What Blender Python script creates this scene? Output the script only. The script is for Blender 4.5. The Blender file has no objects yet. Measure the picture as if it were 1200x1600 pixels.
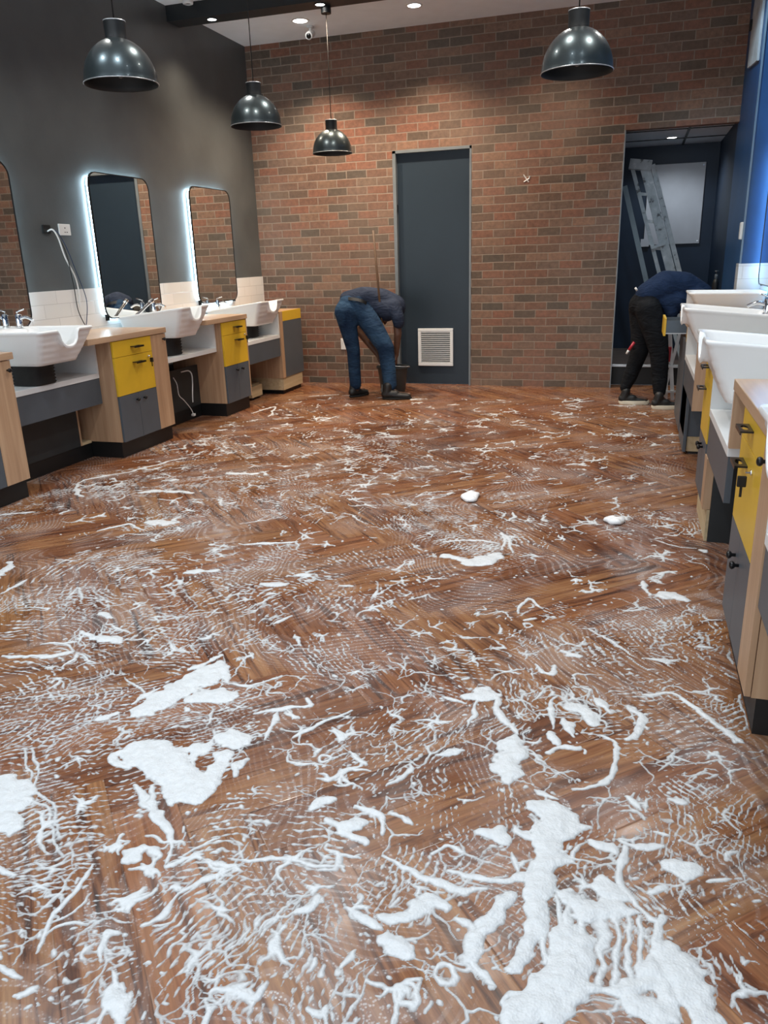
import bpy, bmesh, math, random
import numpy as np
from mathutils import Vector, Matrix

random.seed(7)
SC = bpy.context.scene
COL = SC.collection
PI = math.pi

# ------------------------------------------------------------------ camera
H = 1.42
PITCH, YAW, ROLL, FPX = 0.316400716, 0.311631238, -0.0316448513, 1210.14
cy, sy = math.cos(YAW), math.sin(YAW)
cp, sp = math.cos(PITCH), math.sin(PITCH)
cr, sr = math.cos(ROLL), math.sin(ROLL)
FWD = Vector((-sy * cp, cy * cp, -sp))
RT0 = Vector((cy, sy, 0))
UP0 = RT0.cross(FWD)
RT = cr * RT0 + sr * UP0
UP = -sr * RT0 + cr * UP0
CAM = Vector((0, 0, H))
cd = bpy.data.cameras.new('camera')
cd.sensor_fit = 'VERTICAL'
cd.sensor_height = 32
cd.lens = 32 * FPX / 1600
cd.clip_start = 0.05
cd.clip_end = 100
co = bpy.data.objects.new('camera', cd)
COL.objects.link(co)
co.matrix_world = Matrix(((RT.x, UP.x, -FWD.x, 0), (RT.y, UP.y, -FWD.y, 0), (RT.z, UP.z, -FWD.z, H), (0, 0, 0, 1)))
SC.camera = co


def floor_at(px, py):
    d = FWD * FPX + RT * (px - 600) - UP * (py - 800)
    return (d * (-H / d.z)).xy


# ------------------------------------------------------------------ light
SC.view_settings.view_transform = 'Standard'
SC.view_settings.look = 'None'
SC.view_settings.gamma = 1
SC.view_settings.use_curve_mapping = False
SC.view_settings.exposure = 0.32
SC.cycles.max_bounces = 8
SC.cycles.diffuse_bounces = 4
SC.cycles.transparent_max_bounces = 12
SC.cycles.use_denoising = True

W = bpy.data.worlds.new('world')
SC.world = W
W.use_nodes = True
W.node_tree.nodes['Background'].inputs[0].default_value = (0.75, 0.85, 1.0, 1)
W.node_tree.nodes['Background'].inputs[1].default_value = 0.2


def kelvin(c):
    return {'warm': (1.0, 0.80, 0.60), 'neutral': (1.0, 0.95, 0.88), 'cool': (0.86, 0.94, 1.0), 'ice': (0.62, 0.84, 1.0)}[c]


def spot(x, y, z, power, tint='neutral', angle=100, radius=0.05, blend=0.6, aim=None):
    l = bpy.data.lights.new('spot_lamp', 'SPOT')
    l.energy = power
    l.color = kelvin(tint)
    l.spot_size = math.radians(angle)
    l.spot_blend = blend
    l.shadow_soft_size = radius
    o = bpy.data.objects.new('spot_lamp', l)
    COL.objects.link(o)
    o.location = (x, y, z)
    if aim:
        o.rotation_euler = (Vector(aim) - Vector((x, y, z))).to_track_quat('-Z', 'Y').to_euler()
    return o


def area(x, y, z, sx_, sy_, power, tint, aim):
    l = bpy.data.lights.new('area_lamp', 'AREA')
    l.shape = 'RECTANGLE'
    l.size, l.size_y = sx_, sy_
    l.energy = power
    l.color = kelvin(tint)
    o = bpy.data.objects.new('area_lamp', l)
    COL.objects.link(o)
    o.location = (x, y, z)
    o.rotation_euler = (Vector(aim) - Vector((x, y, z))).to_track_quat('-Z', 'Y').to_euler()
    return o


CEIL = 3.68
# row over the brick wall
for lx, pw in ((-3.34, 215), (-2.17, 185), (-0.95, 55), (0.15, 5)):
    spot(lx, 8.05, CEIL - 0.03, pw, 'warm', 120, 0.045, blend=0.9)
# beam lights
for lx in (-3.87, -2.80):
    spot(lx, 7.33, 3.52, 42, 'warm', 120, 0.04, blend=1.0)
# rows over the salon floor
for ly in (6.0, 4.4, 2.8, 1.2, -0.4):
    for lx in (-3.2, -2.0, -0.8, 0.3):
        spot(lx, ly, CEIL - 0.03, 50 if ly > 2 else 42, 'neutral' if ly > 4 else 'cool', 120, 0.06)
# shop front behind the camera lets in cool light
area(-1.6, -2.45, 1.7, 5.0, 2.6, 90, 'cool', (-1.6, 3, 1.0))
# added cool spot with no seen fixture, stands in for blue flare on pier
spot(0.1, 7.0, CEIL - 0.03, 60, 'ice', 90, 0.05, aim=(0.84, 7.9, 1.7))
# alcove downlight
spot(0.28, 9.95, 2.56, 18, 'cool', 150, 0.05)

# ------------------------------------------------------------------ materials


def newmat(name):
    m = bpy.data.materials.new(name)
    m.use_nodes = True
    nt = m.node_tree
    b = nt.nodes['Principled BSDF']
    return m, nt, b


def N(nt, t, **kw):
    n = nt.nodes.new(t)
    for k, v in kw.items():
        setattr(n, k, v)
    return n


def link(nt, a, b):
    nt.links.new(a, b)


def math_n(nt, op, a, b=None, c=None, clamp=False):
    n = nt.nodes.new('ShaderNodeMath')
    n.operation = op
    n.use_clamp = clamp
    for i, v in enumerate((a, b, c)):
        if v is None:
            continue
        if isinstance(v, (int, float)):
            n.inputs[i].default_value = v
        else:
            nt.links.new(v, n.inputs[i])
    return n.outputs[0]


def ramp(nt, fac, stops, interp='LINEAR'):
    n = nt.nodes.new('ShaderNodeValToRGB')
    n.color_ramp.interpolation = interp
    while len(n.color_ramp.elements) < len(stops):
        n.color_ramp.elements.new(0.5)
    for e, (p, c) in zip(n.color_ramp.elements, stops):
        e.position = p
        e.color = (c[0], c[1], c[2], 1) if not isinstance(c, (int, float)) else (c, c, c, 1)
    nt.links.new(fac, n.inputs[0])
    return n.outputs[0]


def mixc(nt, fac, a, b, mode='MIX'):
    n = nt.nodes.new('ShaderNodeMix')
    n.data_type = 'RGBA'
    n.blend_type = mode
    for s, v in ((n.inputs[0], fac), (n.inputs[6], a), (n.inputs[7], b)):
        if isinstance(v, (int, float)):
            s.default_value = v
        elif isinstance(v, tuple):
            s.default_value = (*v, 1)
        else:
            nt.links.new(v, s)
    return n.outputs[2]


def plain(name, color, rough=0.5, metal=0.0, var=0.12, scale=6.0, bump=0.0, bscale=60, coat=0.0, spec=None):
    m, nt, b = newmat(name)
    tc = N(nt, 'ShaderNodeTexCoord')
    no = N(nt, 'ShaderNodeTexNoise')
    no.inputs['Scale'].default_value = scale
    no.inputs['Detail'].default_value = 5
    link(nt, tc.outputs['Object'], no.inputs['Vector'])
    lo = tuple(max(0, c * (1 - var)) for c in color)
    hi = tuple(min(1, c * (1 + var)) for c in color)
    link(nt, ramp(nt, no.outputs[0], [(0.3, lo), (0.7, hi)]), b.inputs['Base Color'])
    b.inputs['Roughness'].default_value = rough
    b.inputs['Metallic'].default_value = metal
    if spec is not None:
        b.inputs['Specular IOR Level'].default_value = spec
    if coat:
        b.inputs['Coat Weight'].default_value = coat
        b.inputs['Coat Roughness'].default_value = 0.08
    if bump:
        n2 = N(nt, 'ShaderNodeTexNoise')
        n2.inputs['Scale'].default_value = bscale
        n2.inputs['Detail'].default_value = 4
        link(nt, tc.outputs['Object'], n2.inputs['Vector'])
        bp = N(nt, 'ShaderNodeBump')
        bp.inputs['Strength'].default_value = bump
        bp.inputs['Distance'].default_value = 0.01
        link(nt, n2.outputs[0], bp.inputs['Height'])
        link(nt, bp.outputs[0], b.inputs['Normal'])
    return m


def wood_mat(name, dark, mid, light, rough=0.4, axis='Z', dens=1.0):
    m, nt, b = newmat(name)
    tc = N(nt, 'ShaderNodeTexCoord')
    mp = N(nt, 'ShaderNodeMapping')
    s = [28 * dens, 28 * dens, 28 * dens]
    s['XYZ'.index(axis)] = 1.3
    mp.inputs['Scale'].default_value = s
    link(nt, tc.outputs['Object'], mp.inputs['Vector'])
    no = N(nt, 'ShaderNodeTexNoise')
    no.inputs['Scale'].default_value = 1.0
    no.inputs['Detail'].default_value = 6
    no.inputs['Distortion'].default_value = 0.4
    link(nt, mp.outputs[0], no.inputs['Vector'])
    link(nt, ramp(nt, no.outputs[0], [(0.25, dark), (0.5, mid), (0.75, light)]), b.inputs['Base Color'])
    b.inputs['Roughness'].default_value = rough
    bp = N(nt, 'ShaderNodeBump')
    bp.inputs['Strength'].default_value = 0.08
    bp.inputs['Distance'].default_value = 0.003
    link(nt, no.outputs[0], bp.inputs['Height'])
    link(nt, bp.outputs[0], b.inputs['Normal'])
    return m


OAK = wood_mat('oak_laminate', (0.36, 0.215, 0.125), (0.46, 0.29, 0.175), (0.54, 0.36, 0.225), 0.38, 'Z')
OAKY = wood_mat('oak_worktop', (0.40, 0.255, 0.16), (0.50, 0.335, 0.215), (0.57, 0.40, 0.265), 0.3, 'Y')
RAW = wood_mat('raw_chipboard', (0.42, 0.31, 0.17), (0.52, 0.40, 0.24), (0.60, 0.48, 0.30), 0.8, 'Y')
YEL = plain('yellow_laminate', (0.70, 0.44, 0.028), 0.32, var=0.05)
GRY = plain('grey_laminate', (0.078, 0.094, 0.112), 0.42, var=0.06)
DGRY = plain('dark_panel', (0.020, 0.024, 0.026), 0.5)
BLK = plain('black_plinth', (0.006, 0.0065, 0.007), 0.45)
BLKM = plain('black_metal', (0.012, 0.012, 0.013), 0.3, metal=0.4)
WLAM = plain('white_laminate', (0.78, 0.80, 0.80), 0.3, var=0.02)
CER = plain('white_ceramic', (0.88, 0.90, 0.90), 0.28, var=0.01, coat=0.15)
CHR = plain('chrome', (0.82, 0.84, 0.86), 0.08, metal=1.0, var=0.02)
RUB = plain('black_rubber', (0.008, 0.008, 0.008), 0.6)
ALU = plain('aluminium', (0.62, 0.65, 0.67), 0.35, metal=0.7, var=0.06)
VENT = plain('vent_aluminium', (0.74, 0.78, 0.80), 0.4, metal=0.0, var=0.03)
STEEL = plain('door_frame_steel', (0.20, 0.225, 0.24), 0.4, metal=0.3)
DOORM = plain('door_paint', (0.016, 0.029, 0.044), 0.40, var=0.08, scale=2)
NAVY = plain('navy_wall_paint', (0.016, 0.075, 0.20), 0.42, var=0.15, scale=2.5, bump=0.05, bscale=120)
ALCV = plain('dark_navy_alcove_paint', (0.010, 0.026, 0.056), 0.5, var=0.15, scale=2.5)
CHAR = plain('charcoal_wall_paint', (0.085, 0.094, 0.096), 0.42, var=0.18, scale=2.2, bump=0.06, bscale=90)
BEAMM = plain('black_beam_paint', (0.010, 0.013, 0.015), 0.45)
CEILM = plain('white_ceiling_paint', (0.80, 0.85, 0.90), 0.8, var=0.03)
TRIMW = plain('white_trim', (0.62, 0.66, 0.68), 0.45, var=0.05)
PLAST = plain('white_plastic', (0.72, 0.73, 0.72), 0.35, var=0.03)
BOARD = plain('white_board', (0.55, 0.58, 0.64), 0.4, var=0.04)
RED = plain('red_plastic', (0.45, 0.03, 0.05), 0.4)
DOME = plain('pendant_gunmetal', (0.075, 0.098, 0.105), 0.30, metal=0.75, var=0.12, scale=9, coat=0.4)
DOMEIN = plain('pendant_inner_black', (0.010, 0.010, 0.010), 0.6)
NECK = plain('pendant_black_neck', (0.010, 0.012, 0.013), 0.5)
SKIN = plain('skin', (0.105, 0.050, 0.030), 0.5, var=0.1, scale=20)
SHOEB = plain('black_boot_leather', (0.012, 0.012, 0.012), 0.5, bump=0.1)
SOLEW = plain('cream_sole', (0.80, 0.75, 0.60), 0.6)
SOLEB = plain('black_sole', (0.010, 0.010, 0.009), 0.7)
HAIR = plain('black_hair', (0.008, 0.007, 0.006), 0.7, bump=0.4, bscale=200)
BUCK = plain('bucket_plastic', (0.030, 0.036, 0.036), 0.4)
POLEW = wood_mat('brown_wood_pole', (0.06, 0.03, 0.012), (0.09, 0.045, 0.018), (0.12, 0.06, 0.025), 0.5)
LADM = None


def cloth(name, c_lo, c_hi, scale=9, bstr=0.6):
    m, nt, b = newmat(name)
    tc = N(nt, 'ShaderNodeTexCoord')
    no = N(nt, 'ShaderNodeTexNoise')
    no.inputs['Scale'].default_value = scale
    no.inputs['Detail'].default_value = 4
    no.inputs['Distortion'].default_value = 0.8
    link(nt, tc.outputs['Object'], no.inputs['Vector'])
    link(nt, ramp(nt, no.outputs[0], [(0.3, c_lo), (0.7, c_hi)]), b.inputs['Base Color'])
    b.inputs['Roughness'].default_value = 0.85
    b.inputs['Specular IOR Level'].default_value = 0.15
    mp = N(nt, 'ShaderNodeMapping')
    mp.inputs['Scale'].default_value = (9, 9, 22)
    mp.inputs['Rotation'].default_value = (0.3, 0.2, 0)
    link(nt, tc.outputs['Object'], mp.inputs['Vector'])
    n2 = N(nt, 'ShaderNodeTexNoise')
    n2.inputs['Scale'].default_value = 1
    n2.inputs['Detail'].default_value = 2
    n2.inputs['Distortion'].default_value = 1.5
    link(nt, mp.outputs[0], n2.inputs['Vector'])
    bp = N(nt, 'ShaderNodeBump')
    bp.inputs['Strength'].default_value = bstr
    bp.inputs['Distance'].default_value = 0.02
    link(nt, n2.outputs[0], bp.inputs['Height'])
    link(nt, bp.outputs[0], b.inputs['Normal'])
    return m


JEANS = cloth('blue_denim', (0.005, 0.015, 0.040), (0.030, 0.070, 0.130), 4)
TROUS = cloth('black_trousers', (0.005, 0.006, 0.008), (0.012, 0.014, 0.017))
SHIRT = cloth('navy_shirt_fabric', (0.018, 0.027, 0.050), (0.034, 0.045, 0.075))
SHIRT2 = cloth('dark_blue_shirt_fabric', (0.010, 0.022, 0.055), (0.018, 0.036, 0.085))


def brick_mat():
    m, nt, b = newmat('brick_wall')
    tc = N(nt, 'ShaderNodeTexCoord')
    sx = N(nt, 'ShaderNodeSeparateXYZ')
    link(nt, tc.outputs['Object'], sx.inputs[0])
    # slight wobble of the courses
    wn = N(nt, 'ShaderNodeTexNoise')
    wn.inputs['Scale'].default_value = 5
    link(nt, tc.outputs['Object'], wn.inputs['Vector'])
    wob = math_n(nt, 'MULTIPLY', math_n(nt, 'SUBTRACT', wn.outputs[0], 0.5), 0.012)
    cx = N(nt, 'ShaderNodeCombineXYZ')
    # the opening's side reveal faces X: there Y runs along the brick
    link(nt, math_n(nt, 'ADD', math_n(nt, 'ADD', sx.outputs[0], sx.outputs[1]), wob), cx.inputs[0])
    link(nt, math_n(nt, 'ADD', sx.outputs[2], math_n(nt, 'ADD', wob, 0.01)), cx.inputs[1])
    br = N(nt, 'ShaderNodeTexBrick')
    br.offset = 0.5
    br.inputs['Scale'].default_value = 1
    br.inputs['Brick Width'].default_value = 0.236
    br.inputs['Row Height'].default_value = 0.0845
    br.inputs['Mortar Size'].default_value = 0.0062
    br.inputs['Mortar Smooth'].default_value = 0.35
    br.inputs['Bias'].default_value = 0
    br.inputs['Color1'].default_value = (0, 0, 0, 1)
    br.inputs['Color2'].default_value = (1, 1, 1, 1)
    br.inputs['Mortar'].default_value = (0.5, 0.5, 0.5, 1)
    link(nt, cx.outputs[0], br.inputs['Vector'])
    col = ramp(nt, br.outputs['Color'], [(0.0, (0.062, 0.054, 0.044)), (0.2, (0.100, 0.068, 0.048)), (0.4, (0.165, 0.078, 0.050)), (0.58, (0.215, 0.088, 0.054)),
                                         (0.76, (0.140, 0.092, 0.068)), (0.9, (0.23, 0.125, 0.080)), (1.0, (0.085, 0.074, 0.058))])
    n1 = N(nt, 'ShaderNodeTexNoise')
    n1.inputs['Scale'].default_value = 22
    n1.inputs['Detail'].default_value = 8
    n1.inputs['Roughness'].default_value = 0.7
    link(nt, tc.outputs['Object'], n1.inputs['Vector'])
    col = mixc(nt, 1.0, col, ramp(nt, n1.outputs[0], [(0.3, (0.62, 0.60, 0.58)), (0.7, (1.35, 1.3, 1.25))]), 'MULTIPLY')
    n3 = N(nt, 'ShaderNodeTexNoise')
    n3.inputs['Scale'].default_value = 1.1
    n3.inputs['Detail'].default_value = 3
    link(nt, tc.outputs['Object'], n3.inputs['Vector'])
    haze = ramp(nt, n3.outputs[0], [(0.35, 0.05), (0.75, 0.40)])
    col = mixc(nt, haze, col, (0.26, 0.20, 0.16))
    mort = mixc(nt, n1.outputs[0], (0.19, 0.148, 0.115), (0.32, 0.255, 0.205))
    col = mixc(nt, br.outputs['Fac'], col, mort)
    link(nt, col, b.inputs['Base Color'])
    b.inputs['Roughness'].default_value = 0.75
    hgt = math_n(nt, 'ADD', math_n(nt, 'MULTIPLY', br.outputs['Fac'], -1.0), math_n(nt, 'MULTIPLY', n1.outputs[0], 0.5))
    bp = N(nt, 'ShaderNodeBump')
    bp.inputs['Strength'].default_value = 0.6
    bp.inputs['Distance'].default_value = 0.008
    link(nt, hgt, bp.inputs['Height'])
    link(nt, bp.outputs[0], b.inputs['Normal'])
    return m


BRICK = brick_mat()


def tile_mat():
    m, nt, b = newmat('white_wall_tiles')
    tc = N(nt, 'ShaderNodeTexCoord')
    sx = N(nt, 'ShaderNodeSeparateXYZ')
    link(nt, tc.outputs['Object'], sx.inputs[0])
    cx = N(nt, 'ShaderNodeCombineXYZ')
    link(nt, math_n(nt, 'ADD', sx.outputs[0], sx.outputs[1]), cx.inputs[0])
    link(nt, math_n(nt, 'ADD', sx.outputs[2], -0.005), cx.inputs[1])
    br = N(nt, 'ShaderNodeTexBrick')
    br.offset = 0.5
    br.inputs['Scale'].default_value = 1
    br.inputs['Brick Width'].default_value = 0.30
    br.inputs['Row Height'].default_value = 0.105
    br.inputs['Mortar Size'].default_value = 0.0018
    br.inputs['Color1'].default_value = (0.70, 0.72, 0.72, 1)
    br.inputs['Color2'].default_value = (0.78, 0.79, 0.79, 1)
    br.inputs['Mortar'].default_value = (0.52, 0.53, 0.53, 1)
    link(nt, cx.outputs[0], br.inputs['Vector'])
    link(nt, br.outputs['Color'], b.inputs['Base Color'])
    b.inputs['Roughness'].default_value = 0.2
    bp = N(nt, 'ShaderNodeBump')
    bp.inputs['Strength'].default_value = 0.3
    bp.inputs['Distance'].default_value = 0.003
    bp.invert = True
    link(nt, br.outputs['Fac'], bp.inputs['Height'])
    link(nt, bp.outputs[0], b.inputs['Normal'])
    return m


TILE = tile_mat()


def floor_mat():
    m, nt, b = newmat('wet_herringbone_wood')
    tc = N(nt, 'ShaderNodeTexCoord')
    mp = N(nt, 'ShaderNodeMapping')
    mp.inputs['Rotation'].default_value = (0, 0, math.radians(47))
    link(nt, tc.outputs['Object'], mp.inputs['Vector'])
    sx = N(nt, 'ShaderNodeSeparateXYZ')
    link(nt, mp.outputs[0], sx.inputs[0])
    w, n = 0.17, 6
    x = math_n(nt, 'DIVIDE', sx.outputs[0], w)
    y = math_n(nt, 'DIVIDE', sx.outputs[1], w)
    x = math_n(nt, 'ADD', x, 240.3)
    y = math_n(nt, 'ADD', y, 120.7)
    i = math_n(nt, 'FLOOR', x)
    j = math_n(nt, 'FLOOR', y)
    k = math_n(nt, 'FLOORED_MODULO', math_n(nt, 'SUBTRACT', i, j), 2 * n)
    hz = math_n(nt, 'LESS_THAN', k, n - 0.5)          # 1 where the plank lies along x
    # plank ids and along/across coordinates
    hx0 = math_n(nt, 'SUBTRACT', i, k)
    vy0 = math_n(nt, 'ADD', j, math_n(nt, 'SUBTRACT', k, 2 * n - 1))
    idx = math_n(nt, 'ADD', math_n(nt, 'MULTIPLY', hz, math_n(nt, 'SUBTRACT', hx0, i)), i)
    idy = math_n(nt, 'ADD', math_n(nt, 'MULTIPLY', hz, math_n(nt, 'SUBTRACT', j, vy0)), vy0)
    fx = math_n(nt, 'FRACT', x)
    fy = math_n(nt, 'FRACT', y)
    across = math_n(nt, 'ADD', math_n(nt, 'MULTIPLY', hz, math_n(nt, 'SUBTRACT', fy, fx)), fx)
    al_h = math_n(nt, 'SUBTRACT', x, hx0)
    al_v = math_n(nt, 'SUBTRACT', y, vy0)
    along = math_n(nt, 'ADD', math_n(nt, 'MULTIPLY', hz, math_n(nt, 'SUBTRACT', al_h, al_v)), al_v)
    cid = N(nt, 'ShaderNodeCombineXYZ')
    link(nt, idx, cid.inputs[0])
    link(nt, idy, cid.inputs[1])
    wn = N(nt, 'ShaderNodeTexWhiteNoise')
    wn.noise_dimensions = '3D'
    link(nt, cid.outputs[0], wn.inputs['Vector'])
    g = N(nt, 'ShaderNodeCombineXYZ')
    link(nt, math_n(nt, 'MULTIPLY', along, 0.16), g.inputs[0])
    link(nt, math_n(nt, 'MULTIPLY', across, 1.6), g.inputs[1])
    link(nt, math_n(nt, 'MULTIPLY', wn.outputs['Value'], 60.0), g.inputs[2])
    n1 = N(nt, 'ShaderNodeTexNoise')
    n1.inputs['Scale'].default_value = 2.6
    n1.inputs['Detail'].default_value = 7
    n1.inputs['Distortion'].default_value = 1.1
    n1.inputs['Roughness'].default_value = 0.6
    link(nt, g.outputs[0], n1.inputs['Vector'])
    g2 = N(nt, 'ShaderNodeCombineXYZ')
    link(nt, math_n(nt, 'MULTIPLY', along, 0.5), g2.inputs[0])
    link(nt, math_n(nt, 'MULTIPLY', across, 16), g2.inputs[1])
    link(nt, math_n(nt, 'MULTIPLY', wn.outputs['Value'], 90.0), g2.inputs[2])
    n2 = N(nt, 'ShaderNodeTexNoise')
    n2.inputs['Scale'].default_value = 1.5
    n2.inputs['Detail'].default_value = 4
    link(nt, g2.outputs[0], n2.inputs['Vector'])
    base = ramp(nt, n1.outputs[0], [(0.26, (0.016, 0.009, 0.007)), (0.38, (0.090, 0.036, 0.020)), (0.48, (0.195, 0.084, 0.040)), (0.62, (0.260, 0.128, 0.062)), (0.8, (0.30, 0.175, 0.090))])
    tint = ramp(nt, wn.outputs['Value'], [(0.0, (0.72, 0.62, 0.60)), (0.35, (1.0, 0.86, 0.78)), (0.7, (1.0, 1.0, 0.95)), (1.0, (1.18, 1.16, 1.05))])
    base = mixc(nt, 1.0, base, tint, 'MULTIPLY')
    base = mixc(nt, 0.5, base, mixc(nt, 1.0, base, ramp(nt, n2.outputs[0], [(0.3, (0.55, 0.5, 0.5)), (0.7, (1.3, 1.3, 1.3))]), 'MULTIPLY'))
    # joints
    e = math_n(nt, 'MINIMUM', across, math_n(nt, 'SUBTRACT', 1.0, across))
    e2 = math_n(nt, 'MINIMUM', along, math_n(nt, 'SUBTRACT', float(n), along))
    e = math_n(nt, 'MINIMUM', e, e2)
    joint = ramp(nt, e, [(0.0, 0.0), (0.02, 1.0)])
    base = mixc(nt, math_n(nt, 'ADD', 0.6, math_n(nt, 'MULTIPLY', joint, 0.4)), (0.02, 0.01, 0.007), base)
    # thin drying suds: rows of tiny bubbles drawn in swirls by the mop
    wp = N(nt, 'ShaderNodeTexNoise')
    wp.inputs['Scale'].default_value = 0.9
    wp.inputs['Detail'].default_value = 2
    link(nt, tc.outputs['Object'], wp.inputs['Vector'])
    vadd = N(nt, 'ShaderNodeVectorMath', operation='MULTIPLY_ADD')
    vadd.inputs[1].default_value = (1.8, 1.8, 1.8)
    link(nt, wp.outputs['Color'], vadd.inputs[0])
    link(nt, tc.outputs['Object'], vadd.inputs[2])
    wv = N(nt, 'ShaderNodeTexWave')
    wv.wave_type = 'BANDS'
    wv.bands_direction = 'DIAGONAL'
    wv.inputs['Scale'].default_value = 14
    wv.inputs['Distortion'].default_value = 1.2
    wv.inputs['Detail'].default_value = 2
    wv.inputs['Detail Scale'].default_value = 0.6
    link(nt, vadd.outputs[0], wv.inputs['Vector'])
    vo = N(nt, 'ShaderNodeTexVoronoi')
    vo.inputs['Scale'].default_value = 120
    link(nt, tc.outputs['Object'], vo.inputs['Vector'])
    dots = ramp(nt, vo.outputs['Distance'], [(0.22, 1.0), (0.42, 0.0)])
    rows = ramp(nt, wv.outputs['Fac'], [(0.60, 0.0), (0.85, 1.0)])
    pn = N(nt, 'ShaderNodeTexNoise')
    pn.inputs['Scale'].default_value = 2.6
    pn.inputs['Detail'].default_value = 4
    link(nt, tc.outputs['Object'], pn.inputs['Vector'])
    patch = ramp(nt, pn.outputs[0], [(0.42, 0.0), (0.60, 1.0)])
    yfade = ramp(nt, math_n(nt, 'DIVIDE', N_sep(nt, tc, 1), 9.0), [(0.55, 1.0), (0.8, 0.45)])
    suds = math_n(nt, 'MULTIPLY', math_n(nt, 'MULTIPLY', math_n(nt, 'MULTIPLY', rows, math_n(nt, 'ADD', math_n(nt, 'MULTIPLY', dots, 0.8), 0.2)), patch), 0.62)
    film = math_n(nt, 'MULTIPLY', ramp(nt, pn.outputs[0], [(0.46, 0.0), (0.7, 1.0)]), 0.13)
    suds = math_n(nt, 'MULTIPLY', math_n(nt, 'ADD', suds, film, clamp=True), yfade)
    col = mixc(nt, suds, base, (0.62, 0.62, 0.62))
    link(nt, col, b.inputs['Base Color'])
    wet = N(nt, 'ShaderNodeTexNoise')
    wet.inputs['Scale'].default_value = 7
    wet.inputs['Detail'].default_value = 5
    link(nt, tc.outputs['Object'], wet.inputs['Vector'])
    link(nt, ramp(nt, wet.outputs[0], [(0.35, 0.16), (0.65, 0.36)]), b.inputs['Roughness'])
    b.inputs['Specular IOR Level'].default_value = 0.4
    hn = math_n(nt, 'ADD', math_n(nt, 'MULTIPLY', suds, 0.6), math_n(nt, 'MULTIPLY', wet.outputs[0], 0.4))
    hn = math_n(nt, 'ADD', hn, math_n(nt, 'MULTIPLY', joint, 0.4))
    bp = N(nt, 'ShaderNodeBump')
    bp.inputs['Strength'].default_value = 0.25
    bp.inputs['Distance'].default_value = 0.004
    link(nt, hn, bp.inputs['Height'])
    link(nt, bp.outputs[0], b.inputs['Normal'])
    return m


def N_sep(nt, tc, i):
    s = nt.nodes.new('ShaderNodeSeparateXYZ')
    nt.links.new(tc.outputs['Object'], s.inputs[0])
    return s.outputs[i]


FLOORM = floor_mat()


def foam_mat():
    m, nt, b = newmat('white_soap_foam')
    at = N(nt, 'ShaderNodeAttribute')
    at.attribute_name = 'thick'
    tc = N(nt, 'ShaderNodeTexCoord')
    vo = N(nt, 'ShaderNodeTexVoronoi')
    vo.inputs['Scale'].default_value = 170
    link(nt, tc.outputs['Object'], vo.inputs['Vector'])
    no = N(nt, 'ShaderNodeTexNoise')
    no.inputs['Scale'].default_value = 60
    no.inputs['Detail'].default_value = 5
    link(nt, tc.outputs['Object'], no.inputs['Vector'])
    link(nt, mixc(nt, no.outputs[0], (0.50, 0.52, 0.53), (0.67, 0.69, 0.70)), b.inputs['Base Color'])
    b.inputs['Roughness'].default_value = 0.55
    b.inputs['Subsurface Weight'].default_value = 0.0
    a = math_n(nt, 'ADD', math_n(nt, 'MULTIPLY', at.outputs['Fac'], 1.25), math_n(nt, 'MULTIPLY', math_n(nt, 'SUBTRACT', no.outputs[0], 0.5), 0.5))
    link(nt, ramp(nt, a, [(0.0, 0.22), (0.35, 0.62), (0.85, 1.0)]), b.inputs['Alpha'])
    bp = N(nt, 'ShaderNodeBump')
    bp.inputs['Strength'].default_value = 0.35
    bp.inputs['Distance'].default_value = 0.003
    link(nt, math_n(nt, 'ADD', vo.outputs['Distance'], no.outputs[0]), bp.inputs['Height'])
    link(nt, bp.outputs[0], b.inputs['Normal'])
    return m


FOAM = foam_mat()


def emit(name, color, strength):
    m, nt, b = newmat(name)
    b.inputs['Base Color'].default_value = (*color, 1)
    b.inputs['Emission Color'].default_value = (*color, 1)
    b.inputs['Emission Strength'].default_value = strength
    return m


LAMPON = emit('lit_downlight', (1.0, 0.97, 0.92), 14)
LEDM = emit('cool_led_strip', (0.62, 0.86, 1.0), 26)
LEDB = emit('blue_led_strip', (0.25, 0.58, 1.0), 26)  # bluer than the other strips, tint added to wash the right wall blue
MIRM, _nt, _b = newmat('mirror_glass')
_b.inputs['Base Color'].default_value = (0.82, 0.86, 0.87, 1)
_b.inputs['Metallic'].default_value = 1
_b.inputs['Roughness'].default_value = 0.015


def ladder_mat():
    m, nt, b = newmat('paint_spattered_aluminium')
    tc = N(nt, 'ShaderNodeTexCoord')
    no = N(nt, 'ShaderNodeTexNoise')
    no.inputs['Scale'].default_value = 14
    no.inputs['Detail'].default_value = 7
    no.inputs['Distortion'].default_value = 0.2
    link(nt, tc.outputs['Object'], no.inputs['Vector'])
    link(nt, ramp(nt, no.outputs[0], [(0.33, (0.10, 0.11, 0.12)), (0.38, (0.36, 0.41, 0.44)), (0.62, (0.46, 0.52, 0.55)), (0.70, (0.62, 0.66, 0.68))]), b.inputs['Base Color'])
    b.inputs['Roughness'].default_value = 0.6
    return m


LADM = ladder_mat()

# ------------------------------------------------------------------ helpers


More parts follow.
